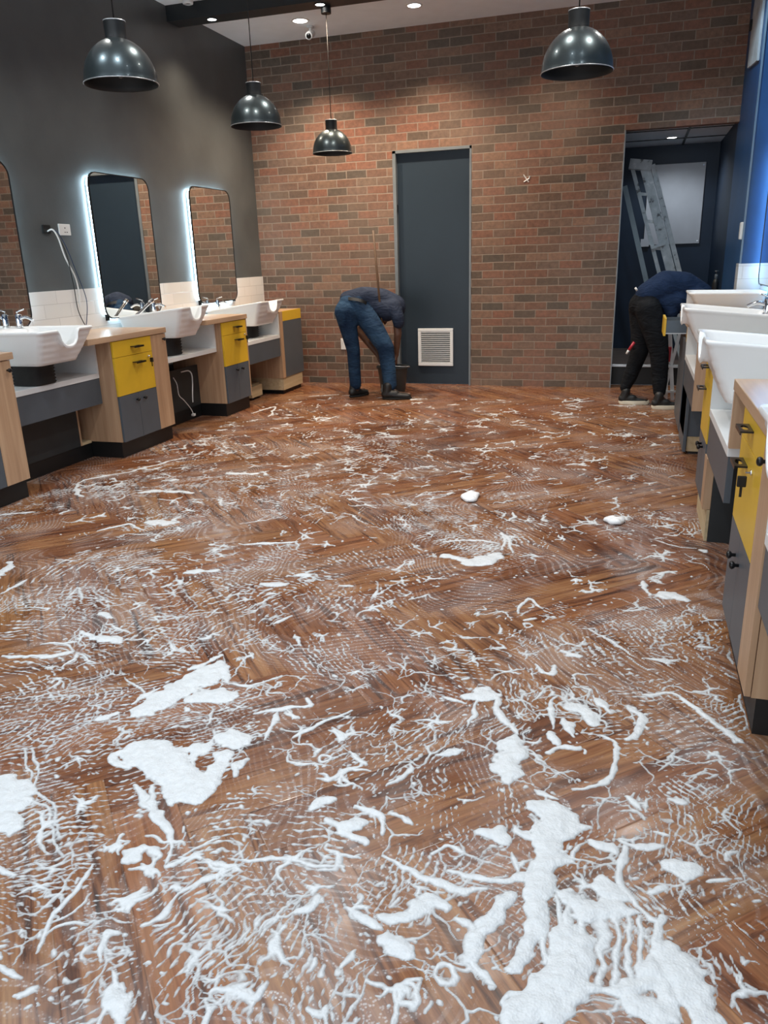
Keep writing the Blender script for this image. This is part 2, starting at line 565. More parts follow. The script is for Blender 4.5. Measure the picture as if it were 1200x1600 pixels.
def box(bm, x0, x1, y0, y1, z0, z1, bev=0.0):
    x0, x1 = min(x0, x1), max(x0, x1)
    y0, y1 = min(y0, y1), max(y0, y1)
    vs = [bm.verts.new(p) for p in ((x0, y0, z0), (x1, y0, z0), (x1, y1, z0), (x0, y1, z0), (x0, y0, z1), (x1, y0, z1), (x1, y1, z1), (x0, y1, z1))]
    fs = [bm.faces.new([vs[i] for i in f]) for f in ((0, 3, 2, 1), (4, 5, 6, 7), (0, 1, 5, 4), (1, 2, 6, 5), (2, 3, 7, 6), (3, 0, 4, 7))]
    if bev:
        es = list({e for f in fs for e in f.edges})
        bmesh.ops.bevel(bm, geom=es, offset=bev, segments=2, profile=0.5, affect='EDGES')
    return vs


def loft(bm, rings, cap0=True, cap1=True, closed=True):
    R = [[bm.verts.new(p) for p in r] for r in rings]
    n = len(R[0])
    for a, c in zip(R[:-1], R[1:]):
        for i in range(n if closed else n - 1):
            k = (i + 1) % n
            bm.faces.new((a[i], a[k], c[k], c[i]))
    if cap0:
        bm.faces.new(list(reversed(R[0])))
    if cap1:
        bm.faces.new(R[-1])
    return R


def frame_axes(d):
    d = d.normalized()
    a = Vector((0, 0, 1)) if abs(d.z) < 0.9 else Vector((1, 0, 0))
    u = d.cross(a).normalized()
    return u, d.cross(u).normalized()


def tube(bm, pts, r, segs=10, radii=None):
    pts = [Vector(p) for p in pts]
    rings = []
    u = v = None
    for i, p in enumerate(pts):
        d = (pts[min(i + 1, len(pts) - 1)] - pts[max(i - 1, 0)])
        if u is None:
            u, v = frame_axes(d)
        else:
            dn = d.normalized()
            u = (u - dn * u.dot(dn)).normalized()
            v = dn.cross(u)
        rr = radii[i] if radii else r
        rings.append([p + (u * math.cos(t) + v * math.sin(t)) * rr for t in [2 * PI * k / segs for k in range(segs)]])
    loft(bm, rings)


def smooth_pts(pts, n=6):
    pts = [Vector(p) for p in pts]
    out = []
    for i in range(len(pts) - 1):
        p0, p1, p2, p3 = pts[max(i - 1, 0)], pts[i], pts[i + 1], pts[min(i + 2, len(pts) - 1)]
        for k in range(n):
            t = k / n
            out.append(0.5 * ((2 * p1) + (-p0 + p2) * t + (2 * p0 - 5 * p1 + 4 * p2 - p3) * t * t + (-p0 + 3 * p1 - 3 * p2 + p3) * t ** 3))
    out.append(pts[-1])
    return out


def lathe(bm, prof, c=(0, 0, 0), segs=48, cap0=False, cap1=False):
    c = Vector(c)
    rings = [[c + Vector((r * math.cos(2 * PI * k / segs), r * math.sin(2 * PI * k / segs), z)) for k in range(segs)] for r, z in prof]
    loft(bm, rings, cap0, cap1)


def obj(name, bm, m, parent=None, smooth=False, angle=None):
    me = bpy.data.meshes.new(name)
    bmesh.ops.recalc_face_normals(bm, faces=bm.faces[:])
    bm.to_mesh(me)
    bm.free()
    me.materials.append(m)
    if smooth:
        me.polygons.foreach_set('use_smooth', [True] * len(me.polygons))
        if angle:
            me.set_sharp_from_angle(angle=math.radians(angle))
    o = bpy.data.objects.new(name, me)
    COL.objects.link(o)
    if parent is not None:
        o.parent = parent
        # meshes are written in world coordinates: undo the offsets of the things above
        off = Vector((0, 0, 0))
        q = parent
        while q is not None:
            off += q.location
            q = q.parent
        o.location = -off
    return o


def tag(o, label, cat, group=None, kind=None):
    o['label'] = label
    o['category'] = cat
    if group:
        o['group'] = group
    if kind:
        o['kind'] = kind
    return o


def thing(name, label, cat, loc, group=None):
    o = bpy.data.objects.new(name, None)
    o.empty_display_size = 0.05
    COL.objects.link(o)
    o.location = loc
    return tag(o, label, cat, group)


def B():
    return bmesh.new()


def part(name, parent, m, *boxes, bev=0.0):
    bm = B()
    for b_ in boxes:
        box(bm, *b_, bev=bev)
    return obj(name, bm, m, parent)


def structure(o):
    o['kind'] = 'structure'
    return o


# ------------------------------------------------------------------ room
XL, XR, YB, YF = -4.283, 1.03, 8.82, -2.5
DX0, DX1, DTOP = -2.612, -1.752, 2.516         # door opening in the brick
OX0, OX1, OTOP = -0.2, 0.84, 2.555
PY = 7.55                                     # near end of the blue pier             # alcove opening
bm = B()
box(bm, XL - 0.15, XR + 0.15, YF, YB + 0.12, -0.06, 0)
structure(obj('floor', bm, FLOORM))
bm = B()
box(bm, XL - 0.15, XR + 0.15, YF, YB + 0.12, CEIL, CEIL + 0.1)
structure(obj('ceiling', bm, CEILM))
bm = B()
box(bm, XL - 0.15, XL, YF, YB + 0.12, 0, CEIL)
structure(obj('wall_left', bm, CHAR))
bm = B()
box(bm, XR, XR + 0.15, YF, 10.8, 0, CEIL)
structure(obj('wall_right', bm, NAVY))
bm = B()
T = 0.12
box(bm, XL, DX0, YB, YB + T, 0, CEIL)
box(bm, DX0, DX1, YB, YB + T, DTOP, CEIL)
box(bm, DX1, OX0, YB, YB + T, 0, CEIL)
box(bm, OX0, OX1, YB, YB + T, OTOP, CEIL)
structure(obj('wall_back', bm, BRICK))
bm = B()
box(bm, OX1, XR, PY, YB + T, 0, CEIL)
structure(obj('wall_pier', bm, NAVY))
bm = B()
box(bm, XL, XR, 7.24, 7.45, 3.55, CEIL)
structure(obj('trim_beam', bm, BEAMM))
# alcove
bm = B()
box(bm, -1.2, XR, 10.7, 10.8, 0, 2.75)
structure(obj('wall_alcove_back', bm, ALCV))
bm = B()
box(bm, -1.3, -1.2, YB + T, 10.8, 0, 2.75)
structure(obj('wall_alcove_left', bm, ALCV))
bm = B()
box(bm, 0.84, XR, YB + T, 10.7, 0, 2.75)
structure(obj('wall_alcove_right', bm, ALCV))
bm = B()
box(bm, -1.2, 0.84, YB + T, 10.7, 2.60, 2.68)
structure(obj('ceiling_alcove', bm, CEILM))
bm = B()
for y in (9.35, 10.1):
    box(bm, -1.2, 0.84, y - 0.012, y + 0.012, 2.592, 2.602)
for x in (-0.5, 0.42):
    box(bm, x - 0.012, x + 0.012, YB + T, 10.7, 2.590, 2.602)
structure(obj('trim_ceiling_grid', bm, DGRY))
bm = B()
box(bm, -1.2, 0.84, 9.06, 10.7, 0, 0.20)
structure(obj('floor_platform_riser', bm, BLK))
bm = B()
box(bm, -1.2, 0.84, 9.07, 10.7, 0.201, 0.215)
structure(obj('floor_alcove', bm, plain('worn_vinyl_floor', (0.17, 0.125, 0.105), 0.35, var=0.2)))
bm = B()
box(bm, -1.2, 0.84, 9.03, 9.068, 0.198, 0.226, bev=0.004)
structure(obj('trim_step_nosing', bm, ALU))
bm = B()
box(bm, -1.2, 0.84, YB + T, 9.06, -0.06, -0.001)
structure(obj('floor_threshold', bm, FLOORM))
# steel angle along the opening edge
bm = B()
box(bm, OX0 - 0.004, OX0 + 0.006, YB - 0.004, YB + 0.05, 0, OTOP)
structure(obj('trim_opening_edge', bm, STEEL))
# corner trim of the navy nib
bm = B()
box(bm, 0.832, 0.846, PY - 0.008, PY + 0.012, 1.285, 3.68)
structure(obj('trim_corner', bm, plain('pale_blue_trim', (0.16, 0.24, 0.32), 0.4)))
# tiles
bm = B()
box(bm, XL, XL + 0.012, YF, YB, 0.5, 1.258)
structure(obj('trim_tiles_left', bm, TILE))
bm = B()
box(bm, XR - 0.012, XR, YF, PY, 0.5, 1.285)
box(bm, 0.828, XR - 0.012, PY - 0.012, PY, 0.0, 1.285)
box(bm, 0.828, 0.84, PY, PY + 0.18, 0.0, 1.285)
structure(obj('trim_tiles_right', bm, TILE))
# front of the shop behind the camera: dark wall with opening for daylight
bm = B()
box(bm, XL, XR, YF - 0.1, YF, 3.1, CEIL)
structure(obj('wall_front', bm, DGRY))

# ------------------------------------------------------------------ door
fr = B()
box(fr, DX0 - 0.006, DX0 + 0.03, YB - 0.006, YB + 0.10, 0, DTOP + 0.004)
box(fr, DX1 - 0.014, DX1 + 0.006, YB - 0.006, YB + 0.10, 0, DTOP + 0.004)
box(fr, DX0 - 0.006, DX1 + 0.006, YB - 0.006, YB + 0.10, DTOP - 0.022, DTOP + 0.006)
door = obj('door_1', B(), DOORM)
bpy.data.objects.remove(door)
bm = B()
box(bm, DX0 + 0.03, DX1 - 0.014, YB + 0.055, YB + 0.10, 0.006, DTOP - 0.022)
door = structure(obj('door_1', bm, DOORM))
obj('door_frame', fr, STEEL, door)
VX0, VX1, VZ0, VZ1 = -2.372, -1.958, 0.212, 0.637
bm = B()
yv = YB + 0.055
for a in ((VX0, VX1, yv - 0.022, yv, VZ0, VZ0 + 0.036), (VX0, VX1, yv - 0.022, yv, VZ1 - 0.036, VZ1), (VX0, VX0 + 0.036, yv - 0.022, yv, VZ0 + 0.036, VZ1 - 0.036), (VX1 - 0.036, VX1, yv - 0.022, yv, VZ0 + 0.036, VZ1 - 0.036)):
    box(bm, *a, bev=0.004)
vent = obj('vent_grille', bm, VENT, door)
vent['label'] = 'silver louvred air vent low in the door'
part('vent_backing', vent, DGRY, (VX0 + 0.036, VX1 - 0.036, yv - 0.004, yv - 0.001, VZ0 + 0.036, VZ1 - 0.036))
bm = B()
for k in range(16):
    z = VZ0 + 0.045 + k * (VZ1 - VZ0 - 0.088) / 15
    vs = box(bm, VX0 + 0.036, VX1 - 0.036, yv - 0.020, yv - 0.006, z - 0.0042, z + 0.0035)
    for v in vs:
        if v.co.y > yv - 0.01:
            v.co.z += 0.001
obj('louvre_slats', bm, VENT, vent)
# handle-side latch plate on frame
part('strike_plate', door, BLKM, (DX0 + 0.026, DX0 + 0.034, YB + 0.02, YB + 0.05, 1.9, 1.98))

# ------------------------------------------------------------------ joinery


def fx(s, d):
    """distance d out from the wall, s=-1 left wall, s=1 right wall"""
    return XL + d if s < 0 else XR - d


DF = {-1: 0.593, 1: 0.637}


def pull_handle(parent, s, yc, z, wy=0.125):
    """thin black finger-pull plate with an oval cut-out"""
    d0 = DF[s]
    bm = B()
    n = 32
    hw, dep = wy / 2, 0.038
    outer, inner = [], []
    for k in range(n):
        t = 2 * PI * k / n
        c, si = math.cos(t), math.sin(t)
        mx = max(abs(c) / 1.0, abs(si) / 1.0)
        outer.append((c / mx * hw, dep / 2 + si / mx * dep / 2))
        inner.append((c * 0.036, dep / 2 + 0.002 + si * 0.012))
    rings = []
    for dz, loop in ((0.003, inner), (0.003, outer), (-0.003, outer), (-0.003, inner)):
        rings.append([bm.verts.new((fx(s, d0 + b_), yc + a_, z + dz)) for a_, b_ in loop])
    for r in range(4):
        p, q = rings[r], rings[(r + 1) % 4]
        for i in range(n):
            bm.faces.new((p[i], p[(i + 1) % n], q[(i + 1) % n], q[i]))
    box(bm, fx(s, d0 + dep), fx(s, d0 + dep + 0.003), yc - hw, yc + hw, z - 0.010, z + 0.003)
    return obj('pull_handle', bm, BLKM, parent)


def knob(parent, s, y, z):
    d0 = DF[s]
    bm = B()
    prof = [(0.006, 0), (0.006, 0.012), (0.012, 0.016), (0.0145, 0.022), (0.012, 0.028), (0.005, 0.031)]
    rings = [[(fx(s, d0 + h), y + r * math.cos(t), z + r * math.sin(t)) for t in [2 * PI * k / 16 for k in range(16)]] for r, h in prof]
    loft(bm, rings)
    o = obj('knob', bm, BLKM, parent, True)
    return o


def key(parent, s, y, z, drop=True):
    d0 = DF[s]
    bm = B()
    rings = [[(fx(s, d0 + h), y + r * math.cos(t), z + r * math.sin(t)) for t in [2 * PI * k / 16 for k in range(16)]] for r, h in ((0.009, 0), (0.009, 0.006), (0.003, 0.007), (0.003, 0.02))]
    loft(bm, rings)
    lk = obj('lock', bm, CHR, parent, True)
    bm = B()
    box(bm, fx(s, d0 + 0.014), fx(s, d0 + 0.042), y - 0.006, y + 0.006, z - 0.048, z - 0.012, bev=0.003)
    box(bm, fx(s, d0 + 0.024), fx(s, d0 + 0.032), y - 0.0015, y + 0.0015, z - 0.082, z - 0.048)
    obj('key', bm, BLKM, lk)


def cabinet(s, name_label, ya, yb, ysplit, knob_door=True, has_yellow=True, key_at=None, group='cabinets under the worktops', plinth=BLK, side_strip_knob=True, wood_low=False, top=0.89):
    """ya..yb coloured fronts run from ysplit to the end away from / toward the camera"""
    d0 = DF[s]
    root = thing('storage_cabinet', name_label, 'cabinet', (fx(s, d0 / 2), (ya + yb) / 2, 0), group)
    part('carcass', root, OAK, (fx(s, 0.02), fx(s, d0 - 0.02), ya, yb, 0.125, top))
    part('plinth', root, plinth, (fx(s, 0.02), fx(s, d0 - 0.035), ya + 0.003, yb - 0.003, 0.0, 0.123))
    return root


def front(root, s, kind, y0, y1, z0, z1, m, handles=(), knobs=(), label=None):
    d0 = DF[s]
    g = 0.0015
    o = part(kind, root, m, (fx(s, d0 - 0.018), fx(s, d0), y0 + g, y1 - g, z0 + g, z1 - g), bev=0.001)
    for (y, z) in handles:
        pull_handle(o, s, y, z)
    for (y, z) in knobs:
        knob(o, s, y, z)
    if label:
        o['label'] = label
    return o


ZG, ZD = 0.478, 0.768
# left cabinet 1 (cut by the left edge of the picture)
c = cabinet(-1, 'oak, yellow and grey cabinet at the left picture edge, left of the first basin bay', 3.25, 3.957, 3.754, group=None)
front(c, -1, 'pull_out', 3.754, 3.957, 0.125, 0.89, OAK, knobs=[(3.92, 0.83)], label='narrow oak pull-out front')
front(c, -1, 'door', 3.502, 3.754, 0.125, ZG, GRY, knobs=[(3.53, 0.425)], label='grey door')
front(c, -1, 'door', 3.25, 3.502, 0.125, ZG, GRY, knobs=[(3.475, 0.425)], label='grey door')
front(c, -1, 'drawer', 3.25, 3.754, ZG, ZD, YEL, handles=[(3.5, 0.712)], label='deep yellow drawer')
front(c, -1, 'drawer', 3.25, 3.754, ZD, 0.89, YEL, handles=[(3.5, 0.832)], label='shallow yellow drawer')
# left cabinet 2
c = cabinet(-1, 'cabinet with yellow drawers and wide oak strip, between the first and second left basins', 4.99, 5.705, 5.49, group=None)
front(c, -1, 'pull_out', 5.49, 5.705, 0.125, 0.89, OAK, knobs=[(5.655, 0.845)], label='narrow oak pull-out front')
front(c, -1, 'door', 4.99, 5.24, 0.125, ZG, GRY, knobs=[(5.205, 0.425)], label='grey door')
front(c, -1, 'door', 5.24, 5.49, 0.125, ZG, GRY, knobs=[(5.30, 0.425)], label='grey door')
dw = front(c, -1, 'drawer', 4.99, 5.49, ZG, ZD, YEL, handles=[(5.275, 0.712)], label='deep yellow drawer')
key(dw, -1, 5.43, 0.735)
front(c, -1, 'drawer', 4.99, 5.49, ZD, 0.89, YEL, handles=[(5.27, 0.832)], label='shallow yellow drawer')
# left cabinet 3
c = cabinet(-1, 'narrow cabinet with two yellow drawers and grey doors, between the second and third left basins', 6.67, 7.165, 7.14, group=None)
part('edge_strip', c, OAK, (fx(-1, 0.573), fx(-1, 0.593), 7.148, 7.165, 0.125, 0.89))
front(c, -1, 'door', 6.67, 6.909, 0.125, ZG, GRY, knobs=[(6.875, 0.425)], label='grey door')
front(c, -1, 'door', 6.909, 7.148, 0.125, ZG, GRY, knobs=[(6.985, 0.425)], label='grey door')
dw = front(c, -1, 'drawer', 6.67, 7.148, ZG, ZD, YEL, handles=[(6.95, 0.712)], label='deep yellow drawer')
key(dw, -1, 7.105, 0.745)
front(c, -1, 'drawer', 6.67, 7.148, ZD, 0.89, YEL, handles=[(6.94, 0.835)], label='shallow yellow drawer')
# left cabinet 4, against the brick wall
c = thing('storage_cabinet', 'tall oak cabinet with yellow top band and grey door, against the brick wall', 'cabinet', (-4.0, 8.25, 0))
part('carcass', c, OAK, (fx(-1, 0.02), fx(-1, 0.573), 7.955, 8.54, 0.18, 0.90))
part('drawer', c, YEL, (fx(-1, 0.575), fx(-1, 0.593), 8.03, 8.54, 0.795, 0.90), bev=0.001)['label'] = 'shallow yellow drawer front'
part('door', c, GRY, (fx(-1, 0.575), fx(-1, 0.593), 8.03, 8.54, 0.182, 0.793), bev=0.001)['label'] = 'grey door'
part('side_stile', c, OAK, (fx(-1, 0.573), fx(-1, 0.593), 7.955, 8.028, 0.18, 0.90))
part('plinth', c, RAW, (fx(-1, 0.05), fx(-1, 0.585), 7.965, 8.50, 0.045, 0.18))['label'] = 'raw wooden plinth'
part('plinth_base', c, BLK, (fx(-1, 0.05), fx(-1, 0.56), 8.0, 8.50, 0.0, 0.045))

# worktops
for s, y0, y1, lab, dd, zt in ((-1, 3.25, 3.985, 'oak worktop over the cabinet at the left picture edge', 0.60, 0.935),
                               (-1, 4.709, 5.715, 'oak worktop under the middle backlit mirror, between two basins', 0.60, 0.935),
                               (-1, 6.38, 7.18, 'oak worktop between the second and third left basins', 0.60, 0.935),
                               (1, 2.20, 3.285, 'oak worktop at the right picture edge over the near yellow drawers', 0.641, 0.935),
                               (1, 4.0, 4.95, 'oak worktop hidden beneath the rims of the middle right basins', 0.63, 0.935),
                               (1, 6.02, 7.0, 'oak worktop above the pulled-out yellow drawer', 0.668, 0.935)):
    if lab.startswith('oak worktop hidden'):
        continue
    bm = B()
    box(bm, fx(s, 0.013), fx(s, dd), y0, y1, zt - 0.043, zt, bev=0.003)
    tag(obj('worktop', bm, OAKY), lab, 'worktop')


# basin consoles: white tray with cheeks, grey apron, dark access panel, plinth
def console(s, y0, y1, dfr, label, apron=True, post=None, cheek_top=0.885, shelf_z=0.66, bar=False, cheeks=(True, True)):
    root = thing('basin_console', label, 'basin stand', (fx(s, dfr / 2), (y0 + y1) / 2, 0))
    part('shelf', root, WLAM, (fx(s, 0.02), fx(s, dfr), y0 + 0.002, y1 - 0.002, shelf_z - 0.038, shelf_z), bev=0.002)
    if cheeks[0]:
        part('side_panel', root, WLAM, (fx(s, 0.02), fx(s, dfr), y0 + 0.002, y0 + 0.02, shelf_z, cheek_top))
    if cheeks[1]:
        part('side_panel', root, WLAM, (fx(s, 0.02), fx(s, dfr), y1 - 0.02, y1 - 0.002, shelf_z, cheek_top))
    part('back_panel', root, WLAM, (fx(s, 0.02), fx(s, 0.035), y0 + 0.02, y1 - 0.02, shelf_z, cheek_top))
    if apron:
        part('apron', root, GRY, (fx(s, dfr - 0.03), fx(s, dfr - 0.005), y0 + 0.002, y1 - 0.002, 0.428, shelf_z - 0.04))['label'] = 'grey apron panel under the tray'
    if bar:
        part('support_rail', root, DGRY, (fx(s, dfr - 0.30), fx(s, dfr - 0.27), y0 + 0.002, y1 - 0.002, 0.40, 0.43))
    part('access_panel', root, DGRY, (fx(s, 0.27), fx(s, 0.285), y0 + 0.002, (post or y1) - 0.002, 0.115, 0.50))
    part('plinth', root, BLK, (fx(s, 0.02), fx(s, 0.279), y0 + 0.002, y1 - 0.002, 0.0, 0.113))
    if post:
        part('post', root, OAK, (fx(s, 0.03), fx(s, 0.285), post, post + 0.018, 0.115, 0.60))
        part('base_rail', root, RAW, (fx(s, 0.20), fx(s, 0.285), post + 0.018, y1 - 0.002, 0.115, 0.135))
    return root


console(-1, 3.957, 4.99, 0.443, 'white basin tray with grey apron under the nearest left basin', post=4.86)
console(-1, 5.705, 6.67, 0.513, 'white basin tray without apron, open black space below, under the second left basin', apron=False, bar=True)
r3 = console(-1, 7.165, 7.955, 0.583, 'white basin tray with grey apron under the left basin nearest the brick wall', post=7.55)
part('raw_block', r3, RAW, (fx(-1, 0.29), fx(-1, 0.42), 7.50, 7.75, 0.03, 0.15))
console(1, 3.285, 4.145, 0.637, 'white basin tray with grey apron under the large middle right basin')
console(1, 5.30, 6.40, 0.637, 'white basin tray with grey apron and oak end panel under the second right basin', shelf_z=0.655)
console(1, 1.25, 2.27, 0.637, 'white basin tray cut by the right picture edge, in front of the near yellow cabinet')

# ---- right-hand cabinets
c = cabinet(1, 'cabinet with yellow drawers, hanging black key and grey doors at the right picture edge', 2.275, 2.95, 2.46, group=None)
front(c, 1, 'pull_out', 2.275, 2.455, 0.125, 0.89, OAK, knobs=[(2.37, 0.835)], label='narrow oak pull-out front')
front(c, 1, 'door', 2.455, 2.70, 0.125, 0.487, GRY, knobs=[(2.757 - 0.09, 0.398)], label='grey door')
front(c, 1, 'door', 2.70, 2.95, 0.125, 0.487, GRY, knobs=[(2.862 - 0.10, 0.40)], label='grey door')
dw = front(c, 1, 'drawer', 2.455, 2.95, 0.487, 0.79, YEL, handles=[(2.79, 0.725)], label='deep yellow drawer')
key(dw, 1, 2.62, 0.735)
front(c, 1, 'drawer', 2.455, 2.95, 0.79, 0.89, YEL, handles=[(2.745, 0.852)], label='shallow yellow drawer')
part('filler_panel', c, OAK, (fx(1, 0.02), fx(1, 0.60), 2.952, 3.16, 0.42, 0.885))
part('end_panel', c, OAK, (fx(1, 0.55), fx(1, 0.637), 3.262, 3.282, 0.662, 0.889))

c = cabinet(1, 'yellow and grey cabinet on a raw wooden plinth, behind the large middle right basin', 4.15, 4.56, 4.15, group=None, plinth=BLK)
part('side_stile', c, OAK, (fx(1, 0.60), fx(1, 0.637), 4.03, 4.148, 0.165, 0.425))
front(c, 1, 'door', 4.15, 4.355, 0.165, 0.472, GRY, knobs=[(4.32, 0.42)], label='grey door')
front(c, 1, 'door', 4.355, 4.56, 0.165, 0.472, GRY, knobs=[(4.40, 0.42)], label='grey door')
front(c, 1, 'drawer', 4.15, 4.56, 0.472, 0.75, YEL, handles=[(4.56 - 0.08, 0.71)], label='deep yellow drawer')
front(c, 1, 'drawer', 4.15, 4.56, 0.75, 0.89, YEL, handles=[(4.35, 0.84)], label='shallow yellow drawer')
part('plinth_face', c, RAW, (fx(1, 0.601), fx(1, 0.615), 4.02, 4.56, 0.0, 0.163))['label'] = 'raw wooden plinth board'
part('side_cover', c, DGRY, (fx(1, 0.05), fx(1, 0.60), 4.008, 4.019, 0.0, 0.60))

c = cabinet(1, 'dark grey cabinet with a yellow drawer pulled open, beside the bending man in dark clothes', 6.42, 7.22, 6.5, group=None)
front(c, 1, 'door', 6.42, 6.82, 0.05, 0.745, GRY, label='grey door')
front(c, 1, 'door', 6.82, 7.22, 0.05, 0.745, GRY, label='grey door')
dr = part('drawer', c, YEL, (fx(1, 0.793), fx(1, 0.775), 6.80, 7.20, 0.752, 0.892), bev=0.001)
dr['label'] = 'open yellow drawer'
STL = plain('dark_drawer_steel', (0.10, 0.13, 0.16), 0.35, metal=0.5)
part('drawer_side', dr, STL, (fx(1, 0.775), fx(1, 0.60), 6.815, 6.83, 0.775, 0.872))
part('drawer_side', dr, STL, (fx(1, 0.775), fx(1, 0.60), 7.17, 7.185, 0.775, 0.872))
part('drawer_bottom', dr, ALU, (fx(1, 0.775), fx(1, 0.60), 6.83, 7.17, 0.765, 0.778))
part('end_stile', c, YEL, (fx(1, 0.62), fx(1, 0.637), 6.42, 6.45, 0.745, 0.89))
c2 = thing('low_cabinet', 'low grey box with a raw wooden base under the second right basin', 'cabinet', (fx(1, 0.5), 6.15, 0))
part('carcass', c2, GRY, (fx(1, 0.30), fx(1, 0.632), 5.89, 6.415, 0.13, 0.425))
part('front_panel', c2, GRY, (fx(1, 0.610), fx(1, 0.632), 5.87, 6.415, 0.02, 0.43))
part('base_block', c2, RAW, (fx(1, 0.32), fx(1, 0.605), 5.89, 6.41, 0.02, 0.128))['label'] = 'raw wooden base block'
part('plinth', c2, BLK, (fx(1, 0.32), fx(1, 0.59), 5.90, 6.41, 0.0, 0.02))
bm = B()
box(bm, fx(1, 0.36), fx(1, 0.637), 5.275, 5.297, 0.43, 0.86)
tag(obj('end_panel', bm, OAK), 'oak end panel standing at the near end of the second right basin tray', 'panel')


# ------------------------------------------------------------------ basins
def basin(s, y0, y1, dfront, zf, zb, zbot, notch_w, label, tap=True, tap_y=None, dback=0.02, tap_d=0.09):
    """hairdresser's basin: rounded rectangle, neck cut-out in the front rim, stepped sides"""
    yc = (y0 + y1) / 2
    hw = (y1 - y0) / 2
    root = thing('wash_basin', label, 'basin', (fx(s, (dfront + dback) / 2), yc, zbot), 'white washing basins with a neck rest')
    NP = 36

    def loop(inset_side, d_front, d_back, zfun, rad):
        pts = []
        hw_ = hw - inset_side
        # start at back corner, go along near side, front, far side, back
        cs = [(d_back + rad, -hw_ + rad, PI, 1.5 * PI), (d_front - rad, -hw_ + rad, 1.5 * PI, 2 * PI), (d_front - rad, hw_ - rad, 0, 0.5 * PI), (d_back + rad, hw_ - rad, 0.5 * PI, PI)]
        for ci, (a, b_, t0, t1) in enumerate(cs):
            for k in range(7):
                t = t0 + (t1 - t0) * k / 6
                pts.append((a + rad * math.cos(t), b_ + rad * math.sin(t)))
            na = cs[(ci + 1) % 4]
            nt_ = na[2]
            q = (na[0] + rad * math.cos(nt_), na[1] + rad * math.sin(nt_))
            p = pts[-1]
            steps = NP if ci == 1 else 10
            for k in range(1, steps):
                f = k / steps
                pts.append((p[0] + (q[0] - p[0]) * f, p[1] + (q[1] - p[1]) * f))
        return [(d, y, zfun(d, y)) for d, y in pts]

    def ztop(d, y, dz=0.0):
        f = (d - dback) / (dfront - dback)
        z = zb + (zf - zb) * f + dz
        if d > dfront - 0.17:
            t = abs(y) / (notch_w / 2)
            wgt = min(1, (d - (dfront - 0.17)) / 0.05)
            if t < 1.0:
                z -= wgt * 0.108 * math.sqrt(max(0, 1 - t ** 2.6)) ** 1.0
            # rounded shoulders of the cut-out
            elif t < 1.25:
                z -= wgt * 0.006 * (1 - (t - 1) / 0.25)
        return z
    rings = []
    nst = 5
    hgt = (zf + zb) / 2 - zbot
    for k in range(nst):
        f0, f1 = k / nst, (k + 1) / nst
        for ff, ex in ((f0 + 0.03, 0.0), (f1 - 0.06, 0.002), (f1 - 0.02, 0.0)):
            g_ = min(1, ff)
            ins = 0.078 * (1 - g_) ** 1.1
            stp = 0.22 * (1 - f0) + 0.78 * (1 - g_)
            fro = 0.105 * stp ** 1.15

            def zf_(d, y, ff=ff):
                z = zbot + ff * (ztop(d, 9) - zbot) * 0.90
                return min(z, ztop(d, y) - 0.012)
            rings.append(loop(0.008 + ins, dfront - fro - 0.012 + ex, dback + 0.01, zf_, 0.04))
    rings.append(loop(0.006, dfront - 0.006, dback, lambda d, y: ztop(d, y, -0.022), 0.04))
    rings.append(loop(0.0, dfront, dback, lambda d, y: ztop(d, y, -0.010), 0.04))
    rings.append(loop(0.004, dfront - 0.004, dback, lambda d, y: ztop(d, y, 0.0), 0.04))
    rings.append(loop(0.020, dfront - 0.022, dback + 0.05, lambda d, y: ztop(d, y, 0.0), 0.04))
    rings.append(loop(0.030, dfront - 0.032, dback + 0.14, lambda d, y: ztop(d, y, -0.012), 0.06))
    for q, zz in ((0.045, 0.5), (0.075, 0.25), (0.12, 0.12)):
        rings.append(loop(q, dfront - 0.05 - q * 1.0, dback + 0.14 + q * 0.5, lambda d, y, zz=zz: min(zbot + 0.02 + zz * hgt, ztop(d, y) - 0.02), 0.07))
    bm = B()
    R = [[(fx(s, d), yc + y, z) for d, y, z in r] for r in rings]
    loft(bm, R, True, True)
    obj('bowl', bm, CER, root, True, 70)
    # ribbed black connector under the bowl
    bm = B()
    rr = []
    zt = zbot + 0.02
    zlo = 0.662
    for k in range(15):
        z = zlo + (zt - zlo) * k / 14
        r = 1.0 if k % 2 else 0.93
        a, b_ = 0.125 * r, 0.12 * r
        cx_, cyy = dfront - 0.33, -0.02
        rr.append([(fx(s, cx_ + a * math.copysign(abs(math.cos(t)) ** 0.6, math.cos(t))), yc + cyy + b_ * math.copysign(abs(math.sin(t)) ** 0.6, math.sin(t)), z) for t in [2 * PI * i / 32 for i in range(32)]])
    loft(bm, rr)
    obj('connector', bm, RUB, root, True)['label'] = 'ribbed black connector below the bowl'
    if tap:
        ty = tap_y if tap_y is not None else yc
        tx = fx(s, dback + tap_d)
        bz = ztop(dback + tap_d, 9) - 0.002
        sg = 1 if s < 0 else -1
        bm = B()
        lathe(bm, [(0.026, 0), (0.026, 0.006), (0.021, 0.010), (0.021, 0.085), (0.016, 0.094), (0.004, 0.096)], (tx, ty, bz), 20, True, True)
        tube(bm, smooth_pts([(tx, ty, bz + 0.055), (tx + sg * 0.06, ty, bz + 0.072), (tx + sg * 0.12, ty, bz + 0.05)], 5), 0.011, 12)
        t_ = obj('mixer_tap', bm, CHR, root, True, 40)
        t_['label'] = 'chrome mixer tap'
        bm = B()
        tube(bm, [(tx, ty, bz + 0.092), (tx - sg * 0.01, ty, bz + 0.108), (tx + sg * 0.055, ty, bz + 0.125)], 0.006, 8)
        obj('lever', bm, CHR, t_, True)
    return root


